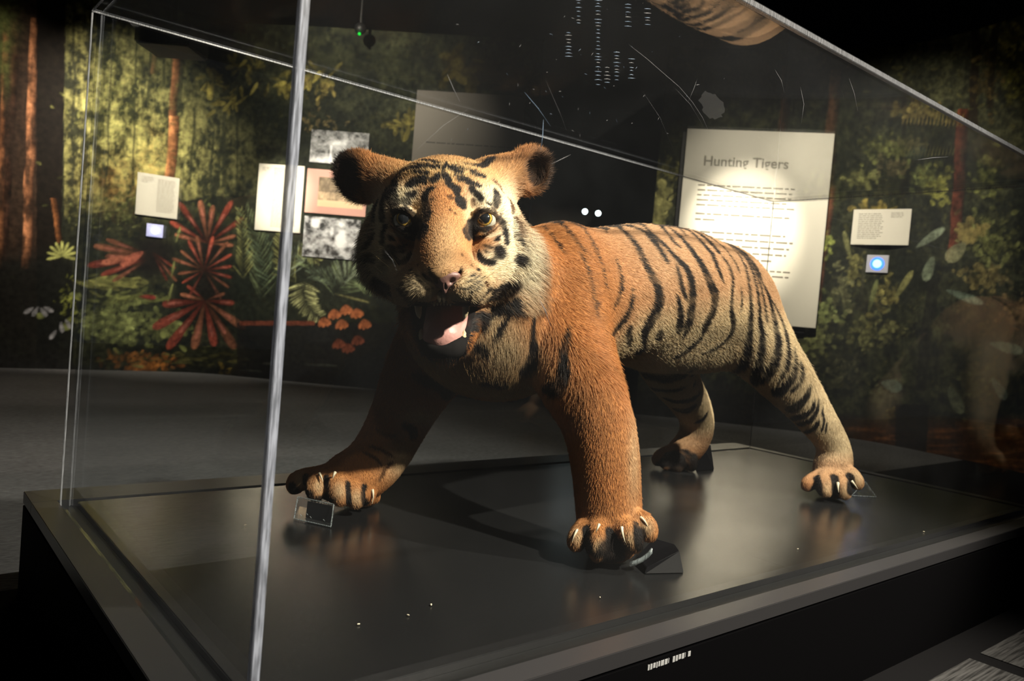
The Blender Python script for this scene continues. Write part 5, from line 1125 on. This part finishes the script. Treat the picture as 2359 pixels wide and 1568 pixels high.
# far fore paw: clear wedge with a black core
f0, f1 = DK(677, 1196), DK(762, 1215); back = np.array([.05, .085, 0]); r0 = f0+back*.55+up*.038; r1 = f1+back*.55+up*.038
t = thing('paw_mount', (f0+f1)/2, 'clear wedge mount with black core under the raised paw at left', 'mount', 'wedge mounts under the paws')
prism(t, 'wedge', [f0+up*.0005, f0+back*1.2+up*.0005, r0], [f1+up*.0005, f1+back*1.2+up*.0005, r1], M_CLRW)
k = (f1-f0); prism(t, 'core', [f0+k*.28+up*.001+back*.35, f0+k*.28+back*1.1+up*.001, f0+k*.28+back*.6+up*.034], [f1-k*.05+up*.001+back*.35, f1-k*.05+back*1.1+up*.001, f1-k*.05+back*.6+up*.034], M_BLKAC)
for a, b in ((f1, r1), (f0, r0), (f0, f1), (r0, r1)):
    V, Q = tube([a+up*.002, b+up*.002], [.0016, .0016], 6); link('polished_edge', npmesh('polished_edge', V, Q), M_CLRE, t)
for q in ((.15, 0), (.42, 0), (.78, 0), (.3, .2)):
    c = f0+k*q[0]+back*(.12+q[1])+up*.012; V, Q = tube([c, c+k*.04-up*.004+back*.02], [.0012, .0008], 5); link('glue_spot', npmesh('glue_spot', V, Q), M_CLRE, t)
# near fore paw: black faceted foot with a clear curl
P = [DK(1462, 1298), DK(1486, 1322), DK(1575, 1320), DK(1560, 1280), DK(1500, 1262)]
t = thing('paw_mount', sum(P)/5, 'faceted black wedge mount beside the near front paw', 'mount', 'wedge mounts under the paws')
bm = bmesh.new(); lo = [bm.verts.new(tuple(p+up*.0005)) for p in P]; c = sum(P)/5
hi = [bm.verts.new(tuple(q)) for q in (P[0]*.9+c*.1+up*.016, P[1]*.92+c*.08+up*.012, P[2]*.55+P[3]*.3+c*.15+up*.034, P[3]*.8+c*.2+up*.030, P[4]*.8+c*.2+up*.030)]
bm.faces.new(lo[::-1]); bm.faces.new([hi[0], hi[1], hi[2]]); bm.faces.new([hi[0], hi[2], hi[3], hi[4]])
for i in range(5): bm.faces.new([lo[i], lo[(i+1) % 5], hi[(i+1) % 5], hi[i]])
bmesh_obj('foot', bm, mat('dull_black_acrylic', (.003, .003, .004), .5, spec=.08), t, bevel=.001)
pts = [U(x, y, 1.66) for x, y in ((1452, 1301), (1466, 1297), (1480, 1290), (1494, 1280), (1503, 1270))]
V = []; 
for p_ in pts: V += [p_+up*.0015+UP*.005, p_-UP*.004, p_-UP*.004+FW*.012, p_+UP*.005+FW*.012]
Q = []
for i in range(len(pts)-1):
    for j in range(4): Q.append((i*4+j, i*4+(j+1) % 4, i*4+4+(j+1) % 4, i*4+4+j))
Q += [(3, 2, 1, 0), tuple(len(V)-4+j for j in range(4))]
o = link('curled_strip', npmesh('curled_strip', np.array(V), np.array(Q)), M_CLRE, t)
# far hind paw: tall black wedge behind the heel
P0, P1, P2 = DK(1604, 1086), DK(1645, 1082), DK(1640, 1066)
t = thing('paw_mount', (P0+P1)/2, 'upright black wedge mount behind the far hind heel', 'mount', 'wedge mounts under the paws')
h = up*.085; bk = (P2-P1)*1.2
prism(t, 'foot', [P0+up*.0005, P0+bk+up*.0005, P0*.5+P1*.5+bk*.5+h-up*.01-(P1-P0)*.12], [P1+up*.0005, P1+bk+up*.0005, P0*.25+P1*.75+bk*.5+h], M_BLKAC, .002)
# near hind paw: small clear prism
P0, P1 = DK(1962, 1142), DK(2018, 1145); bk = np.array([.06, .05, 0])
t = thing('paw_mount', (P0+P1)/2, 'small clear triangular mount beside the near hind paw', 'mount', 'wedge mounts under the paws')
T0 = [P0+up*.0005, P1+up*.0005, (P0+P1)/2+up*.052]; T1 = [q+bk for q in T0]
prism(t, 'prism', T0, T1, M_CLRW)
for a, b in ((0, 1), (1, 2), (2, 0)): V, Q = tube([T0[a]+up*.001, T0[b]+up*.001], [.0014, .0014], 6); link('polished_edge', npmesh('polished_edge', V, Q), M_CLRE, t)
M_CRB = mat('pale_crumb', (.75, .66, .5), .7)
for i, (x, y, lab) in enumerate(((565, 1210, 'beside the front upright edge'), (993, 1394, 'largest, mid foreground of the deck'), (940, 1418, 'just left of the largest crumb'), (826, 1439, 'leftmost of the foreground three'),
                               (1382, 1377, 'below the near front paw'), (2128, 1225, 'at the far right of the deck'), (1838, 1265, 'on the deck below the near hind paw'))):
    c = DK(x, y)+up*.0016; bm = bmesh.new(); bmesh.ops.create_icosphere(bm, subdivisions=1, radius=.0018 if i != 1 else .0024, matrix=Matrix.Translation(c) @ Matrix.Rotation(i, 4, 'Z') @ Matrix.Diagonal((1.7, .8, .7, 1)))
    tag(bmesh_obj('crumb', bm, M_CRB), 'tiny pale crumb on the black deck, '+lab, 'crumb', 'crumbs on the deck')
